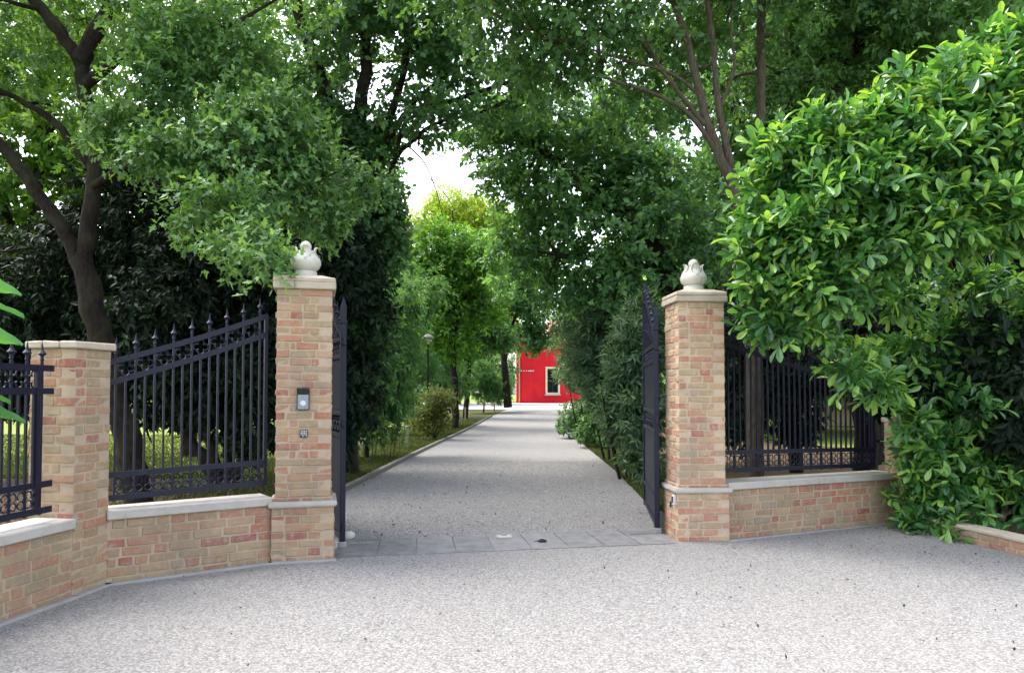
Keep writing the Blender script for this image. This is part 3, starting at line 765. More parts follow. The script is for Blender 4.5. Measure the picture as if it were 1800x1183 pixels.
def smooth_path(pts, per=5):
    pts = np.array(pts, float)
    if len(pts) < 3: return np.stack([pts[0] + (pts[-1] - pts[0]) * t for t in np.linspace(0, 1, per)])
    q = np.vstack([2 * pts[0] - pts[1], pts, 2 * pts[-1] - pts[-2]]); out = []
    for i in range(1, len(q) - 2):
        for t in np.linspace(0, 1, per, endpoint=False):
            a, b, c, d = q[i - 1], q[i], q[i + 1], q[i + 2]
            out.append(.5 * (2 * b + (c - a) * t + (2 * a - 5 * b + 4 * c - d) * t * t + (3 * b - a - 3 * c + d) * t ** 3))
    out.append(pts[-1]); return np.array(out)
def limb(mb, rg, pts, r0, r1, sides=9, wob=.15):
    p = smooth_path(pts); n = len(p)
    rad = r0 + (r1 - r0) * np.linspace(0, 1, n) ** .85
    p[1:-1] += rg.normal(size=(n - 2, 3)) * rad[1:-1, None] * wob
    rad = rad * (1 + rg.normal(size=n) * .05)
    mb.tube(p, rad, sides); return p
LEAF = {
 'oak':   dict(tmpl=T_LOBE, len=.115, wid=.075, k=11, twig=.30, up=1.0, droop=.15, tip=.25),
 'broad': dict(tmpl=T_DIA, len=.13, wid=.08, k=12, twig=.36, droop=.3, face=.9, up=.7, nrnd=.55),
 'ever':  dict(tmpl=T_DIA, len=.15, wid=.058, k=12, twig=.3, droop=.6, up=.7),
 'far':   dict(tmpl=T_DIA, len=.26, wid=.16, k=10, twig=.6, droop=.3, jit=.08, face=.7, up=.8),
 'vfar':  dict(tmpl=T_DIA, len=.42, wid=.26, k=10, twig=.9, droop=.3, jit=.15),
 'laurel': dict(tmpl=T_OBO, len=.152, wid=.058, k=9, twig=.22, fwd=.75, spread=.85, droop=.18, up=.9, face=.5, nrnd=.35, jit=.012, tip=.6, grav=.15),
 'olean': dict(tmpl=T_DIA, len=.18, wid=.046, k=11, twig=.26, fwd=.7, spread=.85, droop=.2, grav=.2, up=.7, face=.8, nrnd=.6),
 'ivy':   dict(tmpl=T_DIA, len=.10, wid=.09, k=8, twig=.18, droop=.7, up=.3, face=1.0),
 'willow': dict(tmpl=T_DIA, len=.42, wid=.11, k=12, twig=1.0, grav=-.4, droop=.7, jit=.1),
 'box':   dict(tmpl=T_DIA, len=.06, wid=.035, k=9, twig=.12, droop=.1, grav=.2),
}
def tree(kind, base, label, limbs, lumps, n, leaf, mat, bark=None, group=None, seed=1, cat='tree', auto=10, thin=.035, sub=12, subr=.5, shell=.35, trunk_name='trunk', crown_name='crown', extra=None):
    rg = np.random.default_rng(seed); root = thing(kind, base, label, cat, group)
    if limbs:
        m = MB(); allp = []
        for pts, r0, r1 in limbs: allp.append(limb(m, rg, pts, r0, r1))
        P_ = np.concatenate([p[len(p) // 3:] for p in allp])
        for _ in range(auto):                                    # thin branches from the limbs out into the crown
            l = lumps[rg.integers(len(lumps))]; e = np.array(l[:3]) + nrm(rg.normal(size=3)) * np.array(l[3:6]) * .75
            s = P_[np.argmin(np.linalg.norm(P_ - e, axis=1) + rg.random(len(P_)) * .8)]
            mid = s + (e - s) * .5 + rg.normal(size=3) * .12 * np.linalg.norm(e - s) * .5
            limb(m, rg, [s, mid, e], thin, .006, 6)
        m.build(trunk_name, bark or M_bark, root, smooth=True)
    C, D = sample_lumps(rg, lumps, n, sub, subr, shell)
    m = MB(); leaf_mesh(m, rg, C, D, leaf if isinstance(leaf, dict) else LEAF[leaf])
    if extra: extra(m, rg)
    m.build(crown_name, mat, root)
    return root
def lump(px, py, Y, rx, ry, rz, w=1.0):
    p = P(px, py, Y); return (p[0], p[1], p[2], rx, ry, rz, w)
def PP(lst, Y): return [P(a, b, Y if len(r) == 0 else r[0]) for a, b, *r in lst]
def gbase(px, Y):
    return np.array([(px - CX) / F * Y, Y, gz(Y)])
#--TREES--
# --- left side -----------------------------------------------------------
Y = 10.0
def oak_extra(m, g):
    C, D = sample_lumps(g, [lump(235, 245, 8.8, .75, .7, .40), lump(300, 170, 8.8, .7, .7, .45), lump(330, 300, 8.2, .75, .6, .40), lump(405, 250, 8.2, .7, .6, .42),
        lump(450, 205, 8.4, .55, .5, .35), lump(385, 370, 7.6, .5, .5, .33), lump(440, 330, 8.0, .55, .5, .35), lump(440, 425, 7.1, .32, .4, .24), lump(478, 462, 6.75, .17, .3, .16),
        lump(350, 90, 9, .9, .8, .5), lump(520, 290, 8.6, .5, .5, .5), lump(560, 370, 9.0, .5, .5, .4), lump(620, 330, 9.5, .4, .4, .3)], 2050, 14, .36, .3)
    leaf_mesh(m, g, C, D, dict(LEAF['oak'], len=.092, wid=.062, face=.7, tip=.4))
tree('oak_tree', gbase(240, Y), 'large dark forked oak behind the left fence, its bough over the intercom pillar',
     [(PP([(244, 892), (228, 790), (205, 690), (172, 570), (142, 455)], Y), .19, .14),
      (PP([(142, 470), (112, 405), (70, 345), (0, 255), (-90, 170), (-180, 60)], Y), .105, .06),
      (PP([(146, 470), (162, 360), (168, 270), (150, 170), (140, 108), (95, 45), (30, -30), (-60, -120)], Y), .115, .07),
      (PP([(166, 300), (120, 240), (60, 190), (-20, 150)], Y), .07, .03),
      (PP([(160, 330, 10), (230, 290, 9.4), (310, 300, 8.7), (390, 365, 7.9), (450, 435, 7.1)], Y), .06, .015),
      (PP([(148, 150, 10), (230, 90, 9.6), (330, 60, 9.3), (430, 40, 9.0)], Y), .08, .03),
      (PP([(140, 110, 10), (200, 0, 10), (280, -110, 10), (360, -220, 10)], Y), .12, .05)],
     [lump(20, 30, 11.2, 1.5, 1.0, .8), lump(230, 0, 11.0, 1.4, 1.0, .75), lump(-120, 60, 9.5, 1.2, 1.4, 1), lump(330, 10, 9.4, 1.1, 1.2, .6), lump(60, -140, 10, 2, 2, 1), lump(280, -160, 10, 2.2, 2, 1),
      lump(-260, -80, 9, 2, 2, 1.4), lump(-150, 260, 10, .9, 1, .8), lump(90, 130, 10.6, .9, .8, .6), lump(480, -130, 9.5, 1.6, 1.6, .8)], 2400, 'oak', M_oak, M_bark, None, 11, extra=oak_extra, auto=16)
# backlit maples behind the oak
tree('maple_tree', gbase(60, 19), 'bright backlit maple filling the gaps left of the oak trunk',
     [(PP([(80, 800), (70, 600), (60, 400), (90, 200)], 19), .22, .10), (PP([(65, 500), (0, 350), (-80, 250)], 19), .12, .05)],
     [lump(0, 330, 19, 2.2, 1.8, 1.6), lump(110, 250, 19, 1.8, 1.8, 1.5), lump(-40, 150, 19, 2.2, 1.8, 1.6), lump(60, 60, 19, 2.2, 2, 1.6), lump(20, 460, 19, 1.8, 1.6, 1.0), lump(-150, 350, 18, 2, 2, 2), lump(170, 400, 19, 1.1, 1.2, 1)],
     2300, dict(LEAF['broad'], len=.19, wid=.13), M_oak_lit, M_bark, 'trees of the garden left of the drive', 12)
tree('maple_tree', gbase(330, 18), 'tall thin-leaved maple behind the oak with sky showing through its top',
     [(PP([(330, 830), (335, 600), (345, 350), (330, 150), (340, -50)], 18), .2, .10), (PP([(340, 330), (410, 190), (385, 90), (330, -10)], 16), .10, .06)],
     [lump(300, 120, 18, 2.2, 2, 1.6), lump(420, 200, 18, 1.8, 1.6, 1.3), lump(470, 60, 17, 1.8, 1.6, 1.2), lump(330, -40, 18, 2.4, 2, 1.5), lump(250, 300, 18, 1.8, 1.6, 1.3), lump(400, 330, 18, 1.6, 1.5, 1.2)],
     1300, dict(LEAF['broad'], len=.17, wid=.09), M_oak_lit, M_bark, 'trees of the garden left of the drive', 13)
# dark evergreens behind the fence
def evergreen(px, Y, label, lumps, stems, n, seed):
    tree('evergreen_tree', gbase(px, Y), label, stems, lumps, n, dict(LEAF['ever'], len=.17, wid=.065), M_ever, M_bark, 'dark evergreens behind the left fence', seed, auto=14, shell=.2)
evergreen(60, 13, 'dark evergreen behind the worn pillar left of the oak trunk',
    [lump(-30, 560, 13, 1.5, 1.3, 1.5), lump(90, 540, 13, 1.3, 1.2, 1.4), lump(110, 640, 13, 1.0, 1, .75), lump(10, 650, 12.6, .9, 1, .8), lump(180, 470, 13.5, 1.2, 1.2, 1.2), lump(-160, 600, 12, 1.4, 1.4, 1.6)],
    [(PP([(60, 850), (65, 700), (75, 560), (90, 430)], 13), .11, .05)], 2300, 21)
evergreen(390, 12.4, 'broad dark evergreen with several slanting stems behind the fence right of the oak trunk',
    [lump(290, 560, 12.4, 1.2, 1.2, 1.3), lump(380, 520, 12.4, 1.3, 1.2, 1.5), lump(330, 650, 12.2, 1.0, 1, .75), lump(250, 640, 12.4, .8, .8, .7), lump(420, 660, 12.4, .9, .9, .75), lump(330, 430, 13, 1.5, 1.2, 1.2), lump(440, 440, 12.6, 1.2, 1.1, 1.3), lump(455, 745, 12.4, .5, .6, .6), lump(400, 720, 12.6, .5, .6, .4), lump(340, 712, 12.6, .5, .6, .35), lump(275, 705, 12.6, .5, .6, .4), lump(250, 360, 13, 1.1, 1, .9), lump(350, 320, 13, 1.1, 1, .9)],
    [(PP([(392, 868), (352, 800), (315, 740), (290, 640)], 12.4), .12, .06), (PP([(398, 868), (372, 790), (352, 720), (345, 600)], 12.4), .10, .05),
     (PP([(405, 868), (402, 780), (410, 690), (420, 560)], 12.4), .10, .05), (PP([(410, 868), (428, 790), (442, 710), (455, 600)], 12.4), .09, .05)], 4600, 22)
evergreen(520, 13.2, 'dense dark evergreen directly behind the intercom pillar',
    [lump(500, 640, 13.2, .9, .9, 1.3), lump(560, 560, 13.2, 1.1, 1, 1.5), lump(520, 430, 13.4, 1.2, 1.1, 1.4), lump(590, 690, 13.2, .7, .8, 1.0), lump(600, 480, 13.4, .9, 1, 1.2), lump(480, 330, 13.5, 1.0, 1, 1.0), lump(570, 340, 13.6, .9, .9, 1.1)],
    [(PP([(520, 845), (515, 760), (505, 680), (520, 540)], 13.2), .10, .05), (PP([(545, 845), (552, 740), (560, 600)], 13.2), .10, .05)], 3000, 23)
# ivy clad tree left of the drive
Y = 14.0
def ivy_extra(m, g):
    C, D = sample_lumps(g, [lump(630, 230, Y, .45, .45, .8), lump(632, 330, Y, .7, .7, 1.0), lump(640, 440, Y, .85, .8, 1.1), lump(640, 560, Y, .75, .75, 1.0), lump(648, 670, Y, .55, .55, .9), lump(690, 380, Y, .45, .5, .9), lump(585, 300, Y, .6, .6, .9)], 2600, 10, .5, .2)
    leaf_mesh(m, g, C, D, LEAF['ivy'])
tree('ivy_clad_tree', gbase(612, Y), 'tall dark ivy-covered tree just inside the gate whose bare branches arch over the drive',
     [(PP([(606, 832), (612, 700), (625, 560), (630, 420), (622, 300)], Y), .26, .18),
      (PP([(622, 330), (600, 240), (565, 140), (530, 40), (505, -40)], Y), .15, .08),
      (PP([(624, 300), (632, 200), (645, 110), (640, 20), (640, -80)], Y), .15, .08),
      (PP([(626, 330), (665, 255), (690, 190), (712, 110), (716, 20), (722, -60)], Y), .09, .045),
      (PP([(640, 400), (672, 280), (708, 205), (765, 185), (830, 166), (905, 140), (980, 106)], Y), .075, .025),
      (PP([(655, 430), (690, 290), (735, 240), (770, 215), (840, 200), (900, 172)], Y), .06, .02),
      (PP([(690, 280), (730, 180), (790, 130), (850, 85)], Y), .05, .02),
      (PP([(712, 252), (745, 285), (765, 330), (778, 380)], Y), .016, .006), (PP([(735, 252), (775, 275), (820, 285)], Y), .014, .005), (PP([(757, 315), (785, 345), (805, 380)], Y), .010, .005)],
     [lump(560, 60, 14, 1.3, 1.3, 1.0), lump(660, 60, 14, 1.2, 1.2, .9), lump(760, 30, 14, 1.4, 1.3, .8), lump(640, -100, 14, 2.2, 2, 1.1), lump(820, -60, 13.5, 1.8, 1.6, .9), lump(560, 180, 14, .9, .9, .8),
      lump(850, 120, 14, .8, .6, .4, 1), lump(730, 140, 14, .8, .7, .5, 1.2), lump(790, 80, 14, .8, .7, .45), lump(690, 215, 14, .6, .5, .4, 1.2), lump(790, 185, 13.5, .7, .5, .28, 1.1), lump(690, 300, 14.5, .4, .5, .5, 1), lump(745, 225, 14, .5, .5, .2, 1), lump(860, 200, 13.5, .6, .5, .3, 1), lump(910, 150, 14, .7, .7, .5), lump(480, 130, 14.5, 1, 1, .9)],
     2150, dict(LEAF['broad'], len=.14, wid=.085), M_mid, M_bark, 'trees arching over the drive', 31, extra=ivy_extra, auto=26, thin=.022)
# yew-like evergreens along the left verge
def yew(px, Y, label, lumps, n, seed):
    tree('yew_shrub', gbase(px, Y), label, [([gbase(px, Y), gbase(px, Y) + [.05, 0, .9], gbase(px, Y) + [0.0, 0, 2.0]], .06, .03)], lumps, n, dict(LEAF['ever'], len=.17, wid=.045, droop=.8), M_dull, M_bark, 'dark shrubs along the left verge', seed, auto=8, cat='shrub')
yew(645, 17.5, 'drooping dark shrub at the left verge nearest the gate', [lump(630, 620, 17.5, .8, .8, 1.2), lump(680, 640, 17.5, .75, .8, 1.2), lump(655, 720, 17.3, .6, .6, .7), lump(690, 560, 18, .8, .8, 1.1), lump(600, 680, 17, .6, .6, 1), lump(693, 690, 17.6, .5, .5, .6)], 1900, 41)
yew(715, 27, 'drooping dark shrub left of the lamp post', [lump(705, 580, 27, 1.2, 1, 1.8), lump(728, 660, 27, 1.1, .9, 1.2), lump(690, 690, 27, .9, .7, 1.0), lump(720, 715, 26.5, .8, .6, .6), lump(735, 520, 28, 1.2, 1, 1.3)], 1500, 42)
yew(775, 33, 'round dark shrub right of the lamp post', [lump(770, 640, 33, 1.2, 1.2, 1.5), lump(790, 680, 33, 1.0, 1, .9), lump(745, 620, 34, 1, 1, 1.3)], 1100, 43)
yew(850, 47, 'wide dark hedge-like shrub at the left corner before the red house', [lump(868, 655, 47, 1.3, 1.3, 1.7), lump(835, 660, 46, 1.4, 1.2, 1.6), lump(885, 680, 48, .9, 1, 1.0), lump(860, 690, 46, 1.4, 1, .9), lump(893, 650, 50, .65, .8, 1.6), lump(890, 600, 50, .9, .8, 1.2)], 2000, 44)
# slender trees along the left verge
tree('slender_tree', gbase(800, 31), 'slender many-stemmed tree with bright green leaves, its trunk nearest on the left verge',
     [(PP([(800, 752), (801, 700), (797, 640), (792, 560)], 31), .16, .12), (PP([(795, 610), (780, 540), (765, 460), (750, 400)], 31), .07, .03), (PP([(797, 600), (798, 520), (800, 440), (795, 370)], 31), .07, .03), (PP([(796, 600), (815, 530), (840, 470), (860, 420)], 31), .07, .03), (PP([(794, 590), (785, 500), (782, 420)], 31), .05, .02)],
     [lump(770, 440, 31, 1.3, 1.3, 1.2), lump(830, 450, 31, 1.4, 1.3, 1.2), lump(800, 520, 31, 1.3, 1.3, 1.0), lump(760, 560, 31, 1.0, 1.1, .9), lump(850, 530, 32, 1.1, 1.1, 1.0), lump(800, 600, 31, .9, 1, .6), lump(735, 480, 31, .9, 1, 1)],
     1500, dict(LEAF['far'], len=.22, wid=.13), M_bright, M_bark, 'trees along the left verge', 51, auto=20, thin=.03)
tree('slender_tree', gbase(820, 40), 'dark-trunked verge tree standing second from the gate on the left of the drive',
     [(PP([(818, 735), (822, 680), (828, 600), (832, 520)], 40), .16, .08)],
     [lump(830, 560, 40, 1.5, 1.4, 1.3), lump(855, 500, 40, 1.6, 1.5, 1.4), lump(800, 610, 40, 1.1, 1.1, 1.0), lump(865, 590, 40, 1.1, 1.1, 1.0)],
     1100, dict(LEAF['far'], len=.26, wid=.16), M_mid, M_bark, 'trees along the left verge', 52, auto=10)
tree('slender_tree', gbase(890, 46), 'dark forked verge tree whose low branch hangs before the red house',
     [(PP([(893, 716), (888, 660), (884, 600), (878, 540), (880, 470)], 46), .26, .14), (PP([(886, 620), (905, 560), (925, 520)], 46), .12, .06)],
     [lump(890, 510, 46, 1.7, 1.6, 1.6), lump(935, 540, 46, 1.5, 1.5, 1.4), lump(860, 450, 46, 1.8, 1.6, 1.5), lump(925, 598, 46, 1.0, 1, .75), lump(960, 590, 46, 1.0, 1, .6), lump(930, 470, 47, 1.8, 1.6, 1.5)],
     1500, dict(LEAF['far'], len=.28, wid=.17), M_mid, M_bark, 'trees along the left verge', 53, auto=10)
for px, Y_, lab, lum, n_, sd in (
    (600, 24, 'tall leafy lime directly behind the ivy-covered tree', [(600, 330, 1.5, 1.4), (560, 250, 1.6, 1.4), (640, 440, 1.5, 1.3), (640, 280, 1.0, 1.1), (560, 420, 1.6, 1.4)], 1100, 55),
    (660, 33, 'tall leafy lime left of the lamp post', [(640, 400, 1.8, 1.5), (690, 470, 1.5, 1.4), (640, 500, 1.6, 1.4), (600, 300, 2.0, 1.8), (655, 320, 1.4, 1.3), (580, 420, 2, 1.6)], 1500, 56),
    (722, 42, 'leafy lime behind the lamp post', [(715, 500, 1.7, 1.5), (740, 560, 1.5, 1.3), (700, 580, 1.5, 1.3), (680, 430, 1.6, 1.6), (660, 520, 2.0, 1.6)], 1100, 57)):
    b = gbase(px, Y_)
    tree('lime_tree', b, lab, [([b, b + [.05, 0, 2.5], b + [0, .1, 5], b + [-.1, 0, 7]], .2, .08)], [lump(a, c_, Y_, r1, r1, r2) for a, c_, r1, r2 in lum], n_, dict(LEAF['broad'], len=.24, wid=.15), M_mid, M_bark, 'limes along the left verge', sd, auto=14, thin=.04)
tree('willow_tree', gbase(800, 64), 'sunlit yellow-green willow far behind under the gap of sky', [([gbase(800, 64), gbase(800, 64) + [0, 0, 7], gbase(800, 64) + [.5, 0, 12]], .5, .25)],
     [lump(800, 360, 64, 3.0, 2.6, 1.9), lump(855, 370, 64, 2.4, 2.5, 1.7), lump(750, 385, 64, 2.1, 2.3, 1.9), lump(810, 450, 64, 4, 3, 2.6), lump(870, 430, 64, 2.4, 2.4, 2.6), lump(780, 520, 64, 3.5, 3, 2.6), lump(870, 520, 64, 3, 3, 2.6)],
     3200, 'willow', M_willow, M_bark, None, 54)
# --- right side ------------------------------------------------------------
tree('leaning_tree', gbase(1200, 16), 'dark leaning tree right of the drive with thick black limb slanting up to the left',
     [(PP([(1215, 800), (1205, 640), (1180, 500), (1135, 420), (1095, 372), (1050, 338)], 16), .28, .15), (PP([(1180, 500), (1130, 470), (1060, 455), (980, 450)], 16), .12, .05), (PP([(1050, 340), (990, 290), (920, 240)], 16), .12, .05), (PP([(1100, 380), (1090, 280), (1060, 180), (1050, 60)], 16), .10, .05)],
     [lump(905, 290, 16, .95, 1.2, .9), lump(960, 230, 16, 1.4, 1.4, 1.1), lump(1010, 340, 16, 1.2, 1.2, .9), lump(1060, 250, 16, 1.6, 1.5, 1.2), lump(1060, 430, 16, 1.4, 1.3, 1.0), lump(1140, 360, 16, 1.5, 1.4, 1.2), lump(960, 420, 16.5, 1.2, 1.2, .9), lump(1000, 500, 17, 1.0, 1.0, .8),
      lump(890, 190, 16, .9, 1.0, .8), lump(830, 215, 16, .6, .7, .45), lump(1120, 500, 16, 1.2, 1.1, .9), lump(920, 360, 16, .8, 1, .6), lump(910, 470, 17, .8, .9, .7), lump(1210, 450, 16, 1.3, 1.2, 1.2)],
     2800, dict(LEAF['broad'], len=.15, wid=.09), M_dull, M_bark, 'trees arching over the drive', 61, auto=26, thin=.03)
Y = 10.5
tree('multi_stem_tree', gbase(1320, Y), 'pale many-stemmed tree behind the right pillar with thin branches spreading across the top',
     [(PP([(1330, 880), (1318, 600), (1308, 430), (1290, 335), (1255, 250), (1232, 170), (1210, 80), (1175, -20)], Y), .10, .045),
      (PP([(1296, 360), (1278, 260), (1262, 180), (1255, 90), (1240, -20)], Y), .06, .035),
      (PP([(1268, 280), (1215, 205), (1150, 165), (1085, 145), (1030, 120)], Y), .045, .014),
      (PP([(1240, 220), (1190, 160), (1140, 90), (1080, 30), (1010, 10)], Y), .04, .015),
      (PP([(1262, 200), (1290, 120), (1285, 40), (1300, -60)], Y), .03, .012),
      (PP([(1232, 170), (1180, 130), (1080, 100), (985, 70), (905, 45)], Y), .03, .01)],
     [lump(1000, 50, 10.5, 1.2, 1.2, .7), lump(1120, 60, 11, 1.2, 1.2, .75), lump(900, 50, 11, 1.1, 1.1, .55), lump(1060, -60, 10.5, 1.6, 1.4, .9), lump(1240, -20, 11, 1.6, 1.4, .9), lump(1110, 180, 11.5, .9, .9, .5), lump(960, 130, 11.5, .9, .9, .45), lump(800, -50, 10.5, 1.3, 1.2, .6), lump(920, -120, 10, 1.8, 1.6, .8), lump(1200, 90, 12, .9, .9, .6)],
     1750, dict(LEAF['broad'], len=.115, wid=.07), M_mid, M_bark_pale, 'trees arching over the drive', 62, auto=34, thin=.018)
tree('slim_trunk_tree', gbase(1333, 11.5), 'slim pale upright trunk rising past the left edge of the laurel',
     [(PP([(1334, 860), (1330, 640), (1333, 420), (1336, 200), (1338, 30), (1342, -120)], 11.5), .09, .06)],
     [lump(1330, 20, 11.5, 1.0, 1.1, .7), lump(1380, 120, 12.5, .9, .9, .6), lump(1300, 170, 13, .8, .8, .6), lump(1400, -80, 11.5, 1.6, 1.5, 1.0), lump(1280, -120, 11.5, 1.5, 1.4, 1)], 1000, dict(LEAF['broad'], len=.12, wid=.06), M_mid, M_bark_pale, 'trees behind the right fence', 63)
tree('dark_trunk_tree', gbase(1395, 13), 'dark straight double trunk rising behind the top of the laurel',
     [(PP([(1400, 830), (1392, 600), (1388, 380), (1390, 200), (1392, 40), (1390, -120)], 13), .12, .09), (PP([(1520, 830), (1500, 500), (1470, 330), (1445, 250), (1480, 120), (1560, 20)], 13), .2, .07), (PP([(1395, 250), (1430, 130), (1500, 60), (1600, -40)], 13), .09, .04)],
     [lump(1450, 60, 13, 1.4, 1.4, .9), lump(1600, 80, 13, 1.6, 1.5, 1.0), lump(1540, -60, 13, 2, 1.8, 1.2), lump(1720, -20, 12, 1.6, 1.5, 1), lump(1500, 180, 14, 1.2, 1.2, .8), lump(1390, -60, 13, 1.5, 1.4, .9), lump(1640, 160, 14, 1.2, 1.2, .7)],
     2300, dict(LEAF['broad'], len=.14, wid=.07), M_mid, M_bark, 'trees behind the right fence', 64, auto=16)
tree('shade_tree', gbase(1520, 18), 'deep green shade tree filling the background above the laurel',
     [(PP([(1535, 815), (1530, 700), (1525, 560), (1540, 300)], 14), .27, .18), (PP([(1310, 210), (1290, 190), (1250, 160)], 17), .14, .08)],
     [lump(1240, 330, 18, 2, 1.8, 1.6), lump(1370, 250, 19, 2.2, 1.8, 2.0), lump(1500, 260, 18, 2.2, 1.8, 1.8), lump(1660, 230, 17, 2.2, 1.8, 1.8), lump(1300, 100, 19, 2.4, 2, 1.6), lump(1480, 60, 19, 2.4, 2, 1.8), lump(1800, 200, 16, 2.2, 1.8, 2.2), lump(1680, 40, 18, 2.4, 2, 1.8), lump(1280, 460, 18, 1.6, 1.5, 1.4), lump(1400, 450, 17, 1.6, 1.5, 1.5), lump(1180, 180, 19, 2, 1.8, 1.4)],
     3200, dict(LEAF['broad'], len=.2, wid=.12), M_dull, M_bark, 'trees behind the right fence', 65)
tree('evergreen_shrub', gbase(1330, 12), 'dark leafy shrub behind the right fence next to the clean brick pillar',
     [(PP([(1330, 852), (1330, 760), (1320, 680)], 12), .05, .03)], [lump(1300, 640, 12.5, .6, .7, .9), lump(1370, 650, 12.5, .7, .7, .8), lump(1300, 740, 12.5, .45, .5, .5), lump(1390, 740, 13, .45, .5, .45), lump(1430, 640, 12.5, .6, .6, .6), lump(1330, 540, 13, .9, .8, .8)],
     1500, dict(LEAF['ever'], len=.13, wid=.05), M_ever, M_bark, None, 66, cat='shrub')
tree('evergreen_shrub', gbase(1620, 10.5), 'black-green thicket behind the laurel, added as the dark in its gaps',  # added: near-black leaves stand in for the shade inside the laurel
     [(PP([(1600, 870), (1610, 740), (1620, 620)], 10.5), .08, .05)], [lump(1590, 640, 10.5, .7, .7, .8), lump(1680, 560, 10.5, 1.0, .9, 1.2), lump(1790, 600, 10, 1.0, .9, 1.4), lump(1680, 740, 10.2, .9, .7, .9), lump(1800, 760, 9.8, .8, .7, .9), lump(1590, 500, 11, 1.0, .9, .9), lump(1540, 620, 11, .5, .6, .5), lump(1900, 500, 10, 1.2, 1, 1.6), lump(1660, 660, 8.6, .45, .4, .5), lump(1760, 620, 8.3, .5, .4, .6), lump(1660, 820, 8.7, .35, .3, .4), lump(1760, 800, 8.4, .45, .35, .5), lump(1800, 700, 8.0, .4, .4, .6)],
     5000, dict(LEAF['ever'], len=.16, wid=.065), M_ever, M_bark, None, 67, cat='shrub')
# laurel
LB = np.array([5.3, 8.75, 0.02])
tree('laurel_bush', LB, 'big glossy bright green laurel overhanging the right fence and gravel at the right edge',
     [([LB, LB + [-.1, 0, .8], LB + [-.5, -.1, 1.6], LB + [-1.4, -.3, 2.5], LB + [-2.3, -.5, 3.0]], .02, .008), ([LB + [.2, 0, 0], LB + [.25, -.1, 1.0], LB + [-.1, -.4, 2.3], LB + [-.6, -.5, 3.5], LB + [-.7, -.6, 4.1]], .024, .008),
      ([LB + [.4, 0, 0], LB + [.7, -.2, 1.2], LB + [.6, -.5, 2.6], LB + [.3, -.7, 4.0]], .024, .008), ([LB + [-.2, .1, 0], LB + [-.5, -.1, .7], LB + [-1.2, -.3, 1.4], LB + [-2.0, -.5, 1.9]], .018, .007),
      ([LB + [0, 0, .8], LB + [-.8, -.3, 2.0], LB + [-1.6, -.6, 3.2], LB + [-2.1, -.8, 3.7]], .022, .008)],
     [lump(1790, 130, 7.2, .55, .6, .38), lump(1700, 185, 7.2, .5, .6, .33), lump(1610, 215, 7.2, .45, .55, .30), lump(1540, 265, 7.2, .45, .5, .27), lump(1455, 270, 7.2, .36, .45, .26), lump(1385, 275, 7.3, .26, .35, .26),
      lump(1385, 350, 7.2, .3, .4, .26), lump(1480, 350, 7.0, .45, .5, .32), lump(1590, 320, 6.9, .5, .5, .36), lump(1710, 290, 6.9, .55, .55, .42), lump(1800, 270, 6.8, .5, .55, .5),
      lump(1420, 420, 7.1, .42, .45, .26), lump(1530, 430, 7.0, .45, .45, .26), lump(1650, 390, 6.9, .5, .5, .28), lump(1770, 380, 6.9, .5, .5, .30), lump(1360, 445, 7.25, .2, .3, .17),
      lump(1370, 505, 7.3, .26, .3, .2), lump(1450, 510, 7.1, .36, .35, .22), lump(1500, 500, 7.3, .3, .3, .2),
      lump(1390, 560, 7.5, .2, .25, .10, .7), lump(1450, 590, 7.5, .22, .26, .09, .6), lump(1510, 640, 7.8, .2, .25, .07, .7), lump(1590, 600, 8.0, .25, .3, .08, .35), lump(1660, 520, 8.0, .2, .25, .08, .35), lump(1770, 490, 7.8, .2, .25, .08, .4),
      lump(1640, 690, 8.3, .22, .25, .10, .35), lump(1730, 630, 8.2, .25, .25, .10, .35), lump(1790, 700, 8.0, .2, .25, .10, .4), lump(1660, 780, 8.0, .22, .2, .22, .9), lump(1600, 740, 8.1, .16, .2, .12, .6), lump(1700, 720, 7.9, .2, .2, .12, .6), lump(1690, 850, 8.0, .2, .2, .14, .8), lump(1750, 780, 8.0, .18, .2, .14, .5), lump(1780, 850, 7.8, .24, .2, .14, .7), lump(1640, 885, 8.1, .24, .16, .12, 1), lump(1700, 905, 7.85, .24, .16, .10, 1), lump(1600, 880, 8.35, .2, .16, .14, 1), lump(1670, 915, 7.9, .2, .12, .07, 1), lump(1620, 830, 8.2, .22, .2, .16, .8), lump(1580, 640, 8.4, .3, .25, .2, .8), lump(1680, 600, 8.4, .4, .25, .28, .8), lump(1780, 570, 8.2, .4, .25, .3, .8), lump(1640, 740, 8.5, .35, .25, .3, .8), lump(1740, 700, 8.3, .4, .25, .3, .8), lump(1800, 800, 8.0, .3, .25, .4, .8), lump(1720, 820, 8.2, .3, .2, .25, .8), lump(1690, 500, 8.0, .4, .25, .15, .7), lump(1580, 530, 8.0, .3, .25, .15, .7), lump(1780, 905, 7.6, .25, .16, .09, .7), lump(1690, 938, 7.65, .26, .12, .06, 1), lump(1640, 918, 8.0, .26, .12, .07, 1), lump(1610, 780, 8.2, .2, .25, .3, .6)] + [lump(a, b_, 7.2, .13, .16, .08, 1.1) for a, b_ in ((1350, 255), (1335, 330), (1330, 395), (1520, 185), (1590, 150), (1660, 130), (1740, 85), (1312, 445), (1332, 490), (1335, 530), (1345, 560), (1380, 585), (1430, 570), (1540, 215), (1440, 225), (1790, 65), (1480, 650), (1540, 680), (1700, 150))],
     3500, 'laurel', M_laurel, M_bark, None, 71, auto=40, thin=.016, sub=9, cat='bush')
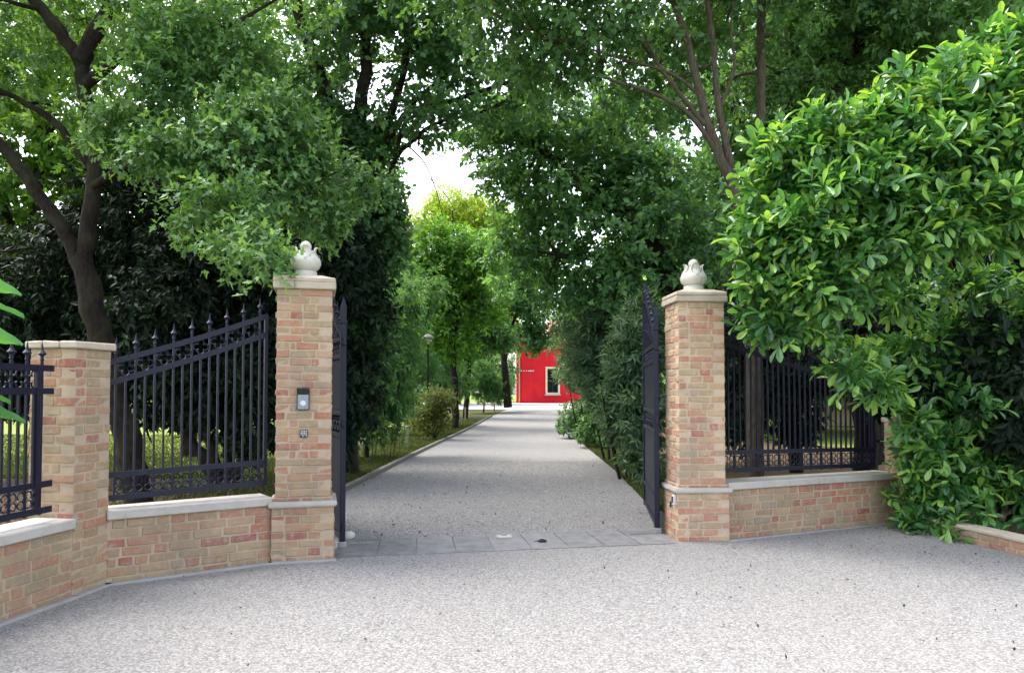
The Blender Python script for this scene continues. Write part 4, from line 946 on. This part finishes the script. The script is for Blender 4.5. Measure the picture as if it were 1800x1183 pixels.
# oleanders along the right verge
def oleander(px, Y, label, lumps, n, seed):
    b = gbase(px, Y)
    tree('oleander', b, label, [([b + [dx, 0, 0], b + [dx * 2.2, .05, .9], b + [dx * 3.2, 0, 1.8]], .03, .014) for dx in (-.16, -.05, .06, .17)], lumps, n, 'olean', M_olean, M_bark, 'oleanders along the right verge', seed, auto=14, thin=.014, cat='shrub', shell=.2)
oleander(1105, 13, 'oleander with long narrow leaves nearest to the right gate leaf', [lump(1110, 650, 13, .45, .6, .75), lump(1125, 600, 13, .45, .6, .6), lump(1098, 720, 13, .34, .5, .5), lump(1125, 740, 12.5, .35, .5, .6), lump(1124, 785, 12.6, .2, .4, .35), lump(1138, 825, 12, .12, .3, .18)], 1150, 72)
oleander(1075, 16.5, 'tall oleander in the middle of the row on the right verge', [lump(1060, 600, 16.5, .8, .8, 1.0), lump(1050, 655, 16.5, .6, .7, .7), lump(1085, 680, 16, .6, .6, .7), lump(1080, 540, 17, .8, .8, .8), lump(1108, 755, 15.5, .3, .4, .35)], 1300, 73)
oleander(1030, 22, 'farthest oleander of the row reaching in front of the red house', [lump(1015, 610, 23, .75, .9, 1.0), lump(1005, 660, 23, .45, .7, .6), lump(1035, 660, 22, .8, .8, .9), lump(1030, 560, 23, 1.0, 1, 1.0), lump(1060, 700, 21, .6, .6, .6)], 1200, 74)
for px, Y_, rx, rz, lab, sd in ((1026, 25, 1.1, .66, 'low clipped box shrub at the bend of the drive', 75), (1064, 20.5, .75, .44, 'smaller low box shrub in front of the tall oleanders', 76)):
    b = gbase(px, Y_)
    tree('box_shrub', b, lab, [([b, b + [.02, 0, .2], b + [0, 0, .45]], .05, .02)], [(b[0] + dx, b[1] + dy, b[2] + rz * .9, rx * .6, rx * .6, rz) for dx, dy in ((-.35, 0), (.3, .1), (0, -.3), (.1, .3))], 900, dict(LEAF['box'], len=.10, wid=.055), M_mid, M_bark, 'box shrubs right of the drive', sd, auto=4, cat='shrub')
# pale young shrub and canes on the left verge
b = gbase(765, 24.2)
tree('pale_shrub', b, 'airy yellow-green shrub on the left verge below the lamp post', [([b, b + [dx, 0, .6], b + [dx * 2.4, .05, 1.3]], .018, .008) for dx in (-.28, -.1, .08, .25)],
     [lump(755, 715, 24.2, .45, .45, .35), lump(775, 705, 24.2, .4, .45, .38), lump(740, 735, 24.2, .3, .3, .25), lump(765, 745, 24.2, .35, .35, .2)], 300, dict(LEAF['broad'], len=.12, wid=.06), M_shrubY, M_bark, None, 77, cat='shrub')
for i, (px, Y_) in enumerate(((636, 18.2), (652, 17.6), (668, 19), (684, 17.2), (700, 20))):
    b = gbase(px, Y_)
    tree('rose_cane', b, 'thin staked rose canes in the shade of the left verge', [([b + [dx, dy, 0], b + [dx * 1.6, dy, .4], b + [dx * 2.2, dy, .85]], .009, .004) for dx, dy in ((-.08, 0), (.03, .05), (.1, -.03))],
         [(b[0], b[1], b[2] + .65, .22, .2, .25), (b[0] + .1, b[1], b[2] + .4, .15, .15, .15)], 22, dict(LEAF['box'], len=.09, wid=.05), M_mid, M_bark, 'rose canes on the left verge', 80 + i, auto=2, thin=.004, cat='plant')
# distant trees: one crown, copied
def far_proto(seed, mat, label, group):
    g = np.random.default_rng(seed)
    L = [(g.uniform(-2.6, 2.6), g.uniform(-2.2, 2.2), g.uniform(2.2, 9.5), g.uniform(1.6, 2.4), g.uniform(1.5, 2.2), g.uniform(1.2, 1.9)) for _ in range(15)]
    return tree('distant_tree', (0, 0, 0), label, [([(0, 0, -.3), (.1, 0, 3), (-.1, .1, 6), (0, 0, 9)], .3, .1)], L, 1700, 'vfar', mat, M_bark, group, seed, auto=6, thin=.08)
fl_ = 'dark green tree in the belt closing the far side of the left lawn'
protoA = far_proto(91, M_mid, fl_, 'trees beyond the left lawn')
spots = [(-34, 52, .3, 1.1), (-28, 56, 1.2, 1.0), (-23, 54, 2.2, 1.15), (-18, 58, 3.1, 1.05), (-13.5, 57, 4.0, 1.1), (-9.5, 62, 5.0, 1.0), (-6, 66, .8, .95), (-40, 46, 1.9, 1.1), (-48, 40, 2.8, 1.2), (-22, 40, 5.5, .8), (-2.5, 78, 2, 1.1)]
for i, (x, y, a, s) in enumerate(spots):
    o = protoA if i == 0 else copy_tree(protoA)
    o.location = (x, y, gz(y)); o.rotation_euler = (0, 0, a); o.scale = (s, s, s * random.uniform(.9, 1.15))
protoB = far_proto(92, M_dull, 'deep green tree in the wood behind the right hand trees', 'wood on the right')
spots = [(6.5, 36, .3, .85), (9.5, 31, 1.4, .9), (13, 27, 2.4, 1.0), (17, 30, 3.3, 1.1), (10, 44, 4.1, 1.0), (15, 42, 5.2, 1.1), (22, 25, .9, 1.1), (7.8, 26, 5.9, .75), (27, 33, 1.9, 1.2)]
for i, (x, y, a, s) in enumerate(spots):
    o = protoB if i == 0 else copy_tree(protoB)
    o.location = (x, y, gz(y)); o.rotation_euler = (0, 0, a); o.scale = (s, s, s * random.uniform(.95, 1.2))
# broad-leaved plant at the very left, behind the low wall
bl = np.array([-3.80, 4.30, 0.0])
root = thing('broad_leaved_plant', bl, 'large glossy banana-like leaves leaning in at the left edge in front of the fence', 'plant')
stem_m, leaves_ = MB(), []
tips = [((37, 513), 4.55, -.1), ((43, 552), 4.4, -.75), ((39, 600), 4.6, .1), ((44, 737), 4.45, -.2), ((19, 703), 4.6, -.7), ((-60, 480), 4.4, 0)]
for (px, py), Y_, tw in tips:
    tip = P(px, py, Y_); L_ = .52
    basep = np.array([tip[0] - .46, tip[1] - .10, tip[2] - .10])
    stem_m.tube(smooth_path([bl, bl + (basep - bl) * [.3, .3, .6], basep]), [.022] * 5 + [.016] * 5 + [.008] if False else .014, 6)
    ts = np.linspace(0, 1, 13); d = tip - basep; side = np.cross(d, [0, 0, 1]); side /= np.linalg.norm(side)
    upv = np.cross(side, d); upv /= np.linalg.norm(upv); side = side * math.cos(1.0 + tw) + upv * math.sin(1.0 + tw)
    up2 = np.cross(side, d); up2 /= np.linalg.norm(up2)
    m = MB(); V = []
    for t in ts:
        w_ = .082 * math.sin(math.pi * min(1, t ** .8)) ** .7 if 0 < t < 1 else .002
        mid = basep + d * t + np.array([0, 0, .10 * math.sin(math.pi * t) - .03 * t])
        for q in (-1, -.5, 0, .5, 1):
            V.append(mid + side * w_ * q + up2 * (.030 * abs(q) + .006 * math.sin(t * 26 + q * 2) * abs(q)))
    m.add(V, [[i * 5 + j, i * 5 + j + 1, (i + 1) * 5 + j + 1, (i + 1) * 5 + j] for i in range(12) for j in range(4)], rng.random())
    m.build('leaf', M_banana, root, smooth=True)
stem_m.build('stem', M_banana, root, smooth=True)
# grass and litter
def grass(name, n, gen, h0, h1):
    p = gen(n); n = len(p); a = rng.uniform(0, 6.28, n); h = rng.uniform(h0, h1, n); w_ = rng.uniform(.004, .008, n)[:, None] * (1 + p[:, 1:2] * .05)
    s = np.stack([np.cos(a), np.sin(a), 0 * a], 1) * w_; ln = rng.normal(size=(n, 3)) * [.4, .4, 0] * h[:, None]
    V = np.stack([p - s, p + s, p + ln * .5 + np.stack([0 * h, 0 * h, h * .65], 1) + s * .6, p + ln + np.stack([0 * h, 0 * h, h], 1)], 1)
    m = MB(); m.add(V.reshape(-1, 3), np.array([[0, 1, 2], [0, 2, 3]])[None].repeat(n, 0).reshape(-1, 3) + np.repeat(np.arange(n) * 4, 2)[:, None], np.repeat(np.clip(rng.normal(.45, .25, n), 0, 1), 2))
    return meta(m.build(name, M_grass), kind='stuff')
def verge(n):
    y = 8.2 + 30 * rng.random(n) ** 1.7; side = rng.random(n) < .5
    xl = np.interp(y, [q[1] for q in DL], [q[0] for q in DL]); xr = np.interp(y, [q[1] for q in DR], [q[0] for q in DR])
    e = rng.random(n) ** 1.6
    x = np.where(side, xl - .08 - e * 2.2, xr + e * 1.0)
    return np.stack([x, y, gz(y) - .02], 1)
grass('verge_grass', 60000, verge, .03, .10)
def lawn_pts(n):
    y = 13.2 + 14 * rng.random(n) ** 1.4; x = -y * rng.uniform(.22, .75, n)
    return np.stack([x, y, gz(y) - .02], 1)
grass('lawn_grass', 40000, lawn_pts, .03, .08)
def litter(name, n, gen, mat, ln):
    p = gen(n); n = len(p); m = MB()
    leaf_mesh(m, rng, p, np.tile([[0, 0, 1.0]], (n, 1)), dict(tmpl=T_DIA, len=ln, wid=ln * .45, k=1, twig=0, out=0, rnd=1, grav=0, spread=.2, fwd=1, droop=.0, up=1, face=1, nrnd=.5, jit=0))
    return meta(m.build(name, mat), kind='stuff')
def lit_left(n):
    x = rng.uniform(-7, -2.7, n); y = rng.uniform(6, 12, n)
    u_ = (x - W1a[0]) / (W1b[0] - W1a[0]); k = y > W1a[1] + u_ * (W1b[1] - W1a[1]) + .4
    return np.stack([x, y, np.full(n, .0)], 1)[k]
litter('leaf_litter', 9000, lit_left, M_litter, .07)
def lit_grav(n):
    p = gen_fore(n * 3); d = np.abs(p[:, 0] - 4.2) * .35 + np.abs(p[:, 1] - 8) * .25
    k = rng.random(len(p)) < np.exp(-d * 1.6) * .35 + .012
    p = p[k][:n]; p[:, 2] = .018; return p
litter('fallen_leaves', 480, lit_grav, M_litter, .036)
def lit_bits(n):
    p = gen_fore(n * 2); p = p[rng.random(len(p)) < .25 + .5 * (p[:, 0] > 1.5)][:n]; p[:, 2] = .016; return p
M_bits = leaf_mat('twig_debris', (.018, .014, .012), (.04, .03, .024), (.09, .065, .045), .8, .05)
litter('twig_debris', 150, lit_bits, M_bits, .030)
def lit_drive(n):
    p = gen_drive(n); p[:, 2] = .02; return p
litter('fallen_leaves_on_drive', 110, lit_drive, M_bits, .045)

# --- lamp post, marker posts, house -----------------------------------------
b = gbase(752, 25.4)
lamp = thing('lamp_post', b, 'thin garden lamp post with pale round head among the dark shrubs left of the drive', 'lamp')
m = MB(); m.tube([b, b + [0, 0, 2], b + [0, 0, 3.25]], [.045, .04, .035], 10); m.build('pole', M_bark, lamp)
m = MB(); m.lathe(b + [0, 0, 3.2], [(.04, 0), (.06, .06), (.14, .10), (.15, .17), (.12, .26), (.05, .31), (.001, .32)], 16); h_ = m.build('lamp_head', M_white, lamp, smooth=True)
m = MB(); m.lathe(b + [0, 0, 3.2], [(.16, .16), (.23, .17), (.20, .24), (.08, .33), (.001, .345)], 16); m.build('lamp_hood', M_edge, h_, smooth=True)
for px, py, hh, lab in ((716, 787, .60, 'short weathered marker post nearest the gate on the left verge'), (818, 737, .62, 'short marker post beside the second slender trunk'), (869, 727, .66, 'short marker post farthest along the left verge')):
    g_ = G(px, py, .0); Yp = g_[1]; 
    if Yp > 24:
        for _ in range(12): Yp = G(px, py, gz(Yp))[1]
    b = np.array([(px - CX) / F * Yp, Yp, gz(Yp)])
    r_ = thing('marker_post', b, lab, 'post', 'marker posts along the left verge')
    m = MB(); m.box(b + [0, 0, hh / 2 - .03], (.075, .075, hh), ch=.008, jit=.004); m.build('post', M_post, r_)
    m = MB(); m.lathe(b + [0, 0, hh - .03], [(.052, 0), (.052, .025), (.03, .045), (.001, .05)], 8); m.build('post_cap', M_post, r_)
HY = 70.0; HZ = gz(HY)
hs = thing('red_house', (6, HY, HZ), 'bright red rendered house with cream framed window at the end of the drive', 'house')
hx0, hx1, hh = .45, 13.0, 5.9
m = MB(); m.box(((hx0 + hx1) / 2, HY + 4.5, HZ + hh / 2), (hx1 - hx0, 9, hh)); m.build('wall', M_red, hs)
m = MB(); m.box((hx0 + 1.05, HY - .06, HZ + hh / 2), (1.1, .12, hh - .02)); m.build('pilaster', M_red_dark, hs)
m = MB(); m.box(((hx0 + hx1) / 2, HY + 4.5, HZ + .12), (hx1 - hx0 + .08, 9.08, .24)); m.build('plinth', M_red_dark, hs)
m = MB(); m.box(((hx0 + hx1) / 2, HY + 4.5, HZ + hh + .12), (hx1 - hx0 + .5, 9.5, .24), ch=.05); m.box(((hx0 + hx1) / 2, HY + 4.5, HZ + hh + .30), (hx1 - hx0 + .8, 9.8, .12), ch=.03); m.build('cornice', M_cream, hs)
m = MB(); m.tube([(hx0 + .25, HY - .12, HZ + .1), (hx0 + .25, HY - .12, HZ + hh)], .06, 10); m.build('downpipe', M_post, hs)
m = MB(); m.tube([(hx0 - .45, HY - .55, HZ + hh + .40), (hx1 + .45, HY - .55, HZ + hh + .40)], .09, 10); m.build('gutter', M_post, hs)
m = MB(); x0, x1, y0, y1, z0 = hx0 - .5, hx1 + .5, HY - .5, HY + 9.5, HZ + hh + .36
m.add([[x0, y0, z0], [x1, y0, z0], [x1, y1, z0], [x0, y1, z0], [x0 + 4.5, HY + 4.5, z0 + 2.2], [x1 - 4.5, HY + 4.5, z0 + 2.2]], [[0, 1, 5, 4], [2, 3, 4, 5]]); m.add([[x0, y0, z0], [x1, y0, z0], [x1, y1, z0], [x0, y1, z0], [x0 + 4.5, HY + 4.5, z0 + 2.2], [x1 - 4.5, HY + 4.5, z0 + 2.2]], [[1, 2, 5], [3, 0, 4]]); m.build('roof', M_tile, hs)
for wx, in ((3.85,), (8.0,), (11.0,)):
    zc = HZ + 2.12; ww, wh = 1.0, 2.25
    m = MB()
    for sx in (-1, 1): m.box((wx + sx * (ww / 2 + .09), HY - .06, zc), (.18, .16, wh + .36), ch=.01)
    for sz_ in (-1, 1): m.box((wx, HY - .06, zc + sz_ * (wh / 2 + .09)), (ww, .16, .18), ch=.01)
    wf = m.build('window', M_cream, hs)
    m = MB(); m.box((wx, HY - .14, zc - wh / 2 - .23), (ww + .56, .28, .10), ch=.015); m.build('sill', M_coping, wf)
    m = MB(); m.box((wx, HY - .02, zc), (ww, .06, wh)); m.build('pane', M_glass, wf)
    m = MB(); m.box((wx, HY - .06, zc), (.05, .04, wh)); m.box((wx, HY - .06, zc + .35), (ww - .06, .035, .05)); m.build('glazing_bar', M_dark, wf)
m = MB()
for dx, wd in ((-.62, .10), (-.38, .10), (-.14, .10), (.22, .42), (.52, .10)):
    m.box((hx0 + 1.05 + dx, HY - .14, HZ + 3.05), (wd, .04, .12 if wd < .2 else .10), ch=.008)
m.build('sign_lettering', M_white, hs)
gh = thing('garden_house', (14.6, 33, gz(33)), 'pale ochre garden building glimpsed through the right fence', 'building')
m = MB(); m.box((15.6, 35, gz(33) + 1.4), (4.2, 4, 2.8)); m.build('wall', M_ochre, gh)
m = MB(); m.box((15.6, 35, gz(33) + 2.9), (4.8, 4.6, .2), ch=.03); m.build('roof', M_tile, gh)
m = MB(); m.box((15.9, 32.98, gz(33) + 1.05), (.95, .1, 2.1), ch=.01); m.build('door', M_post, gh)
#--TREES END--

# ------------------------------------------------------------------ sky, sun, camera
w = bpy.data.worlds.new('World'); scn.world = w; w.use_nodes = True
nt = w.node_tree; nt.nodes.clear()
SUN_EL, SUN_AZ = R(56), R(-62)            # azimuth measured from +Y (into the picture) towards +X
sky = nt.nodes.new('ShaderNodeTexSky'); sky.sky_type = 'NISHITA'; sky.sun_disc = False
sky.sun_elevation = SUN_EL; sky.sun_rotation = SUN_AZ; sky.air_density = 1.0; sky.dust_density = 3.0; sky.ozone_density = 1.0
bg = nt.nodes.new('ShaderNodeBackground'); bg.inputs[1].default_value = .15
hsv = nt.nodes.new('ShaderNodeHueSaturation'); hsv.inputs['Saturation'].default_value = .5; hsv.inputs['Value'].default_value = 1.0
nt.links.new(sky.outputs[0], hsv.inputs['Color'])
nt.links.new(hsv.outputs[0], bg.inputs[0])
wo = nt.nodes.new('ShaderNodeOutputWorld'); nt.links.new(bg.outputs[0], wo.inputs[0])
ld = bpy.data.lights.new('sun', 'SUN'); ld.energy = 1.15; ld.angle = R(32); ld.color = (1, .95, .86)
so = bpy.data.objects.new('sun', ld); COL.objects.link(so)
sv = Vector((math.sin(SUN_AZ) * math.cos(SUN_EL), math.cos(SUN_AZ) * math.cos(SUN_EL), math.sin(SUN_EL)))
so.rotation_euler = sv.to_track_quat('Z', 'Y').to_euler(); so.location = (0, 0, 30)
cd = bpy.data.cameras.new('camera'); co_ = bpy.data.objects.new('camera', cd); COL.objects.link(co_)
co_.location = (0, 0, H); co_.rotation_euler = (R(90) + PITCH, 0, 0)
cd.lens = 26.0; cd.sensor_width = 36.0; cd.shift_y = 60 / 1800; cd.clip_end = 2000; cd.clip_start = .05
scn.camera = co_
scn.view_settings.view_transform = 'Standard'; scn.view_settings.look = 'None'
scn.view_settings.exposure = 2.25; scn.view_settings.gamma = 1.0
scn.cycles.max_bounces = 8; scn.cycles.diffuse_bounces = 4; scn.cycles.transmission_bounces = 4; scn.cycles.glossy_bounces = 3
scn.cycles.use_denoising = True; scn.cycles.sample_clamp_indirect = 6
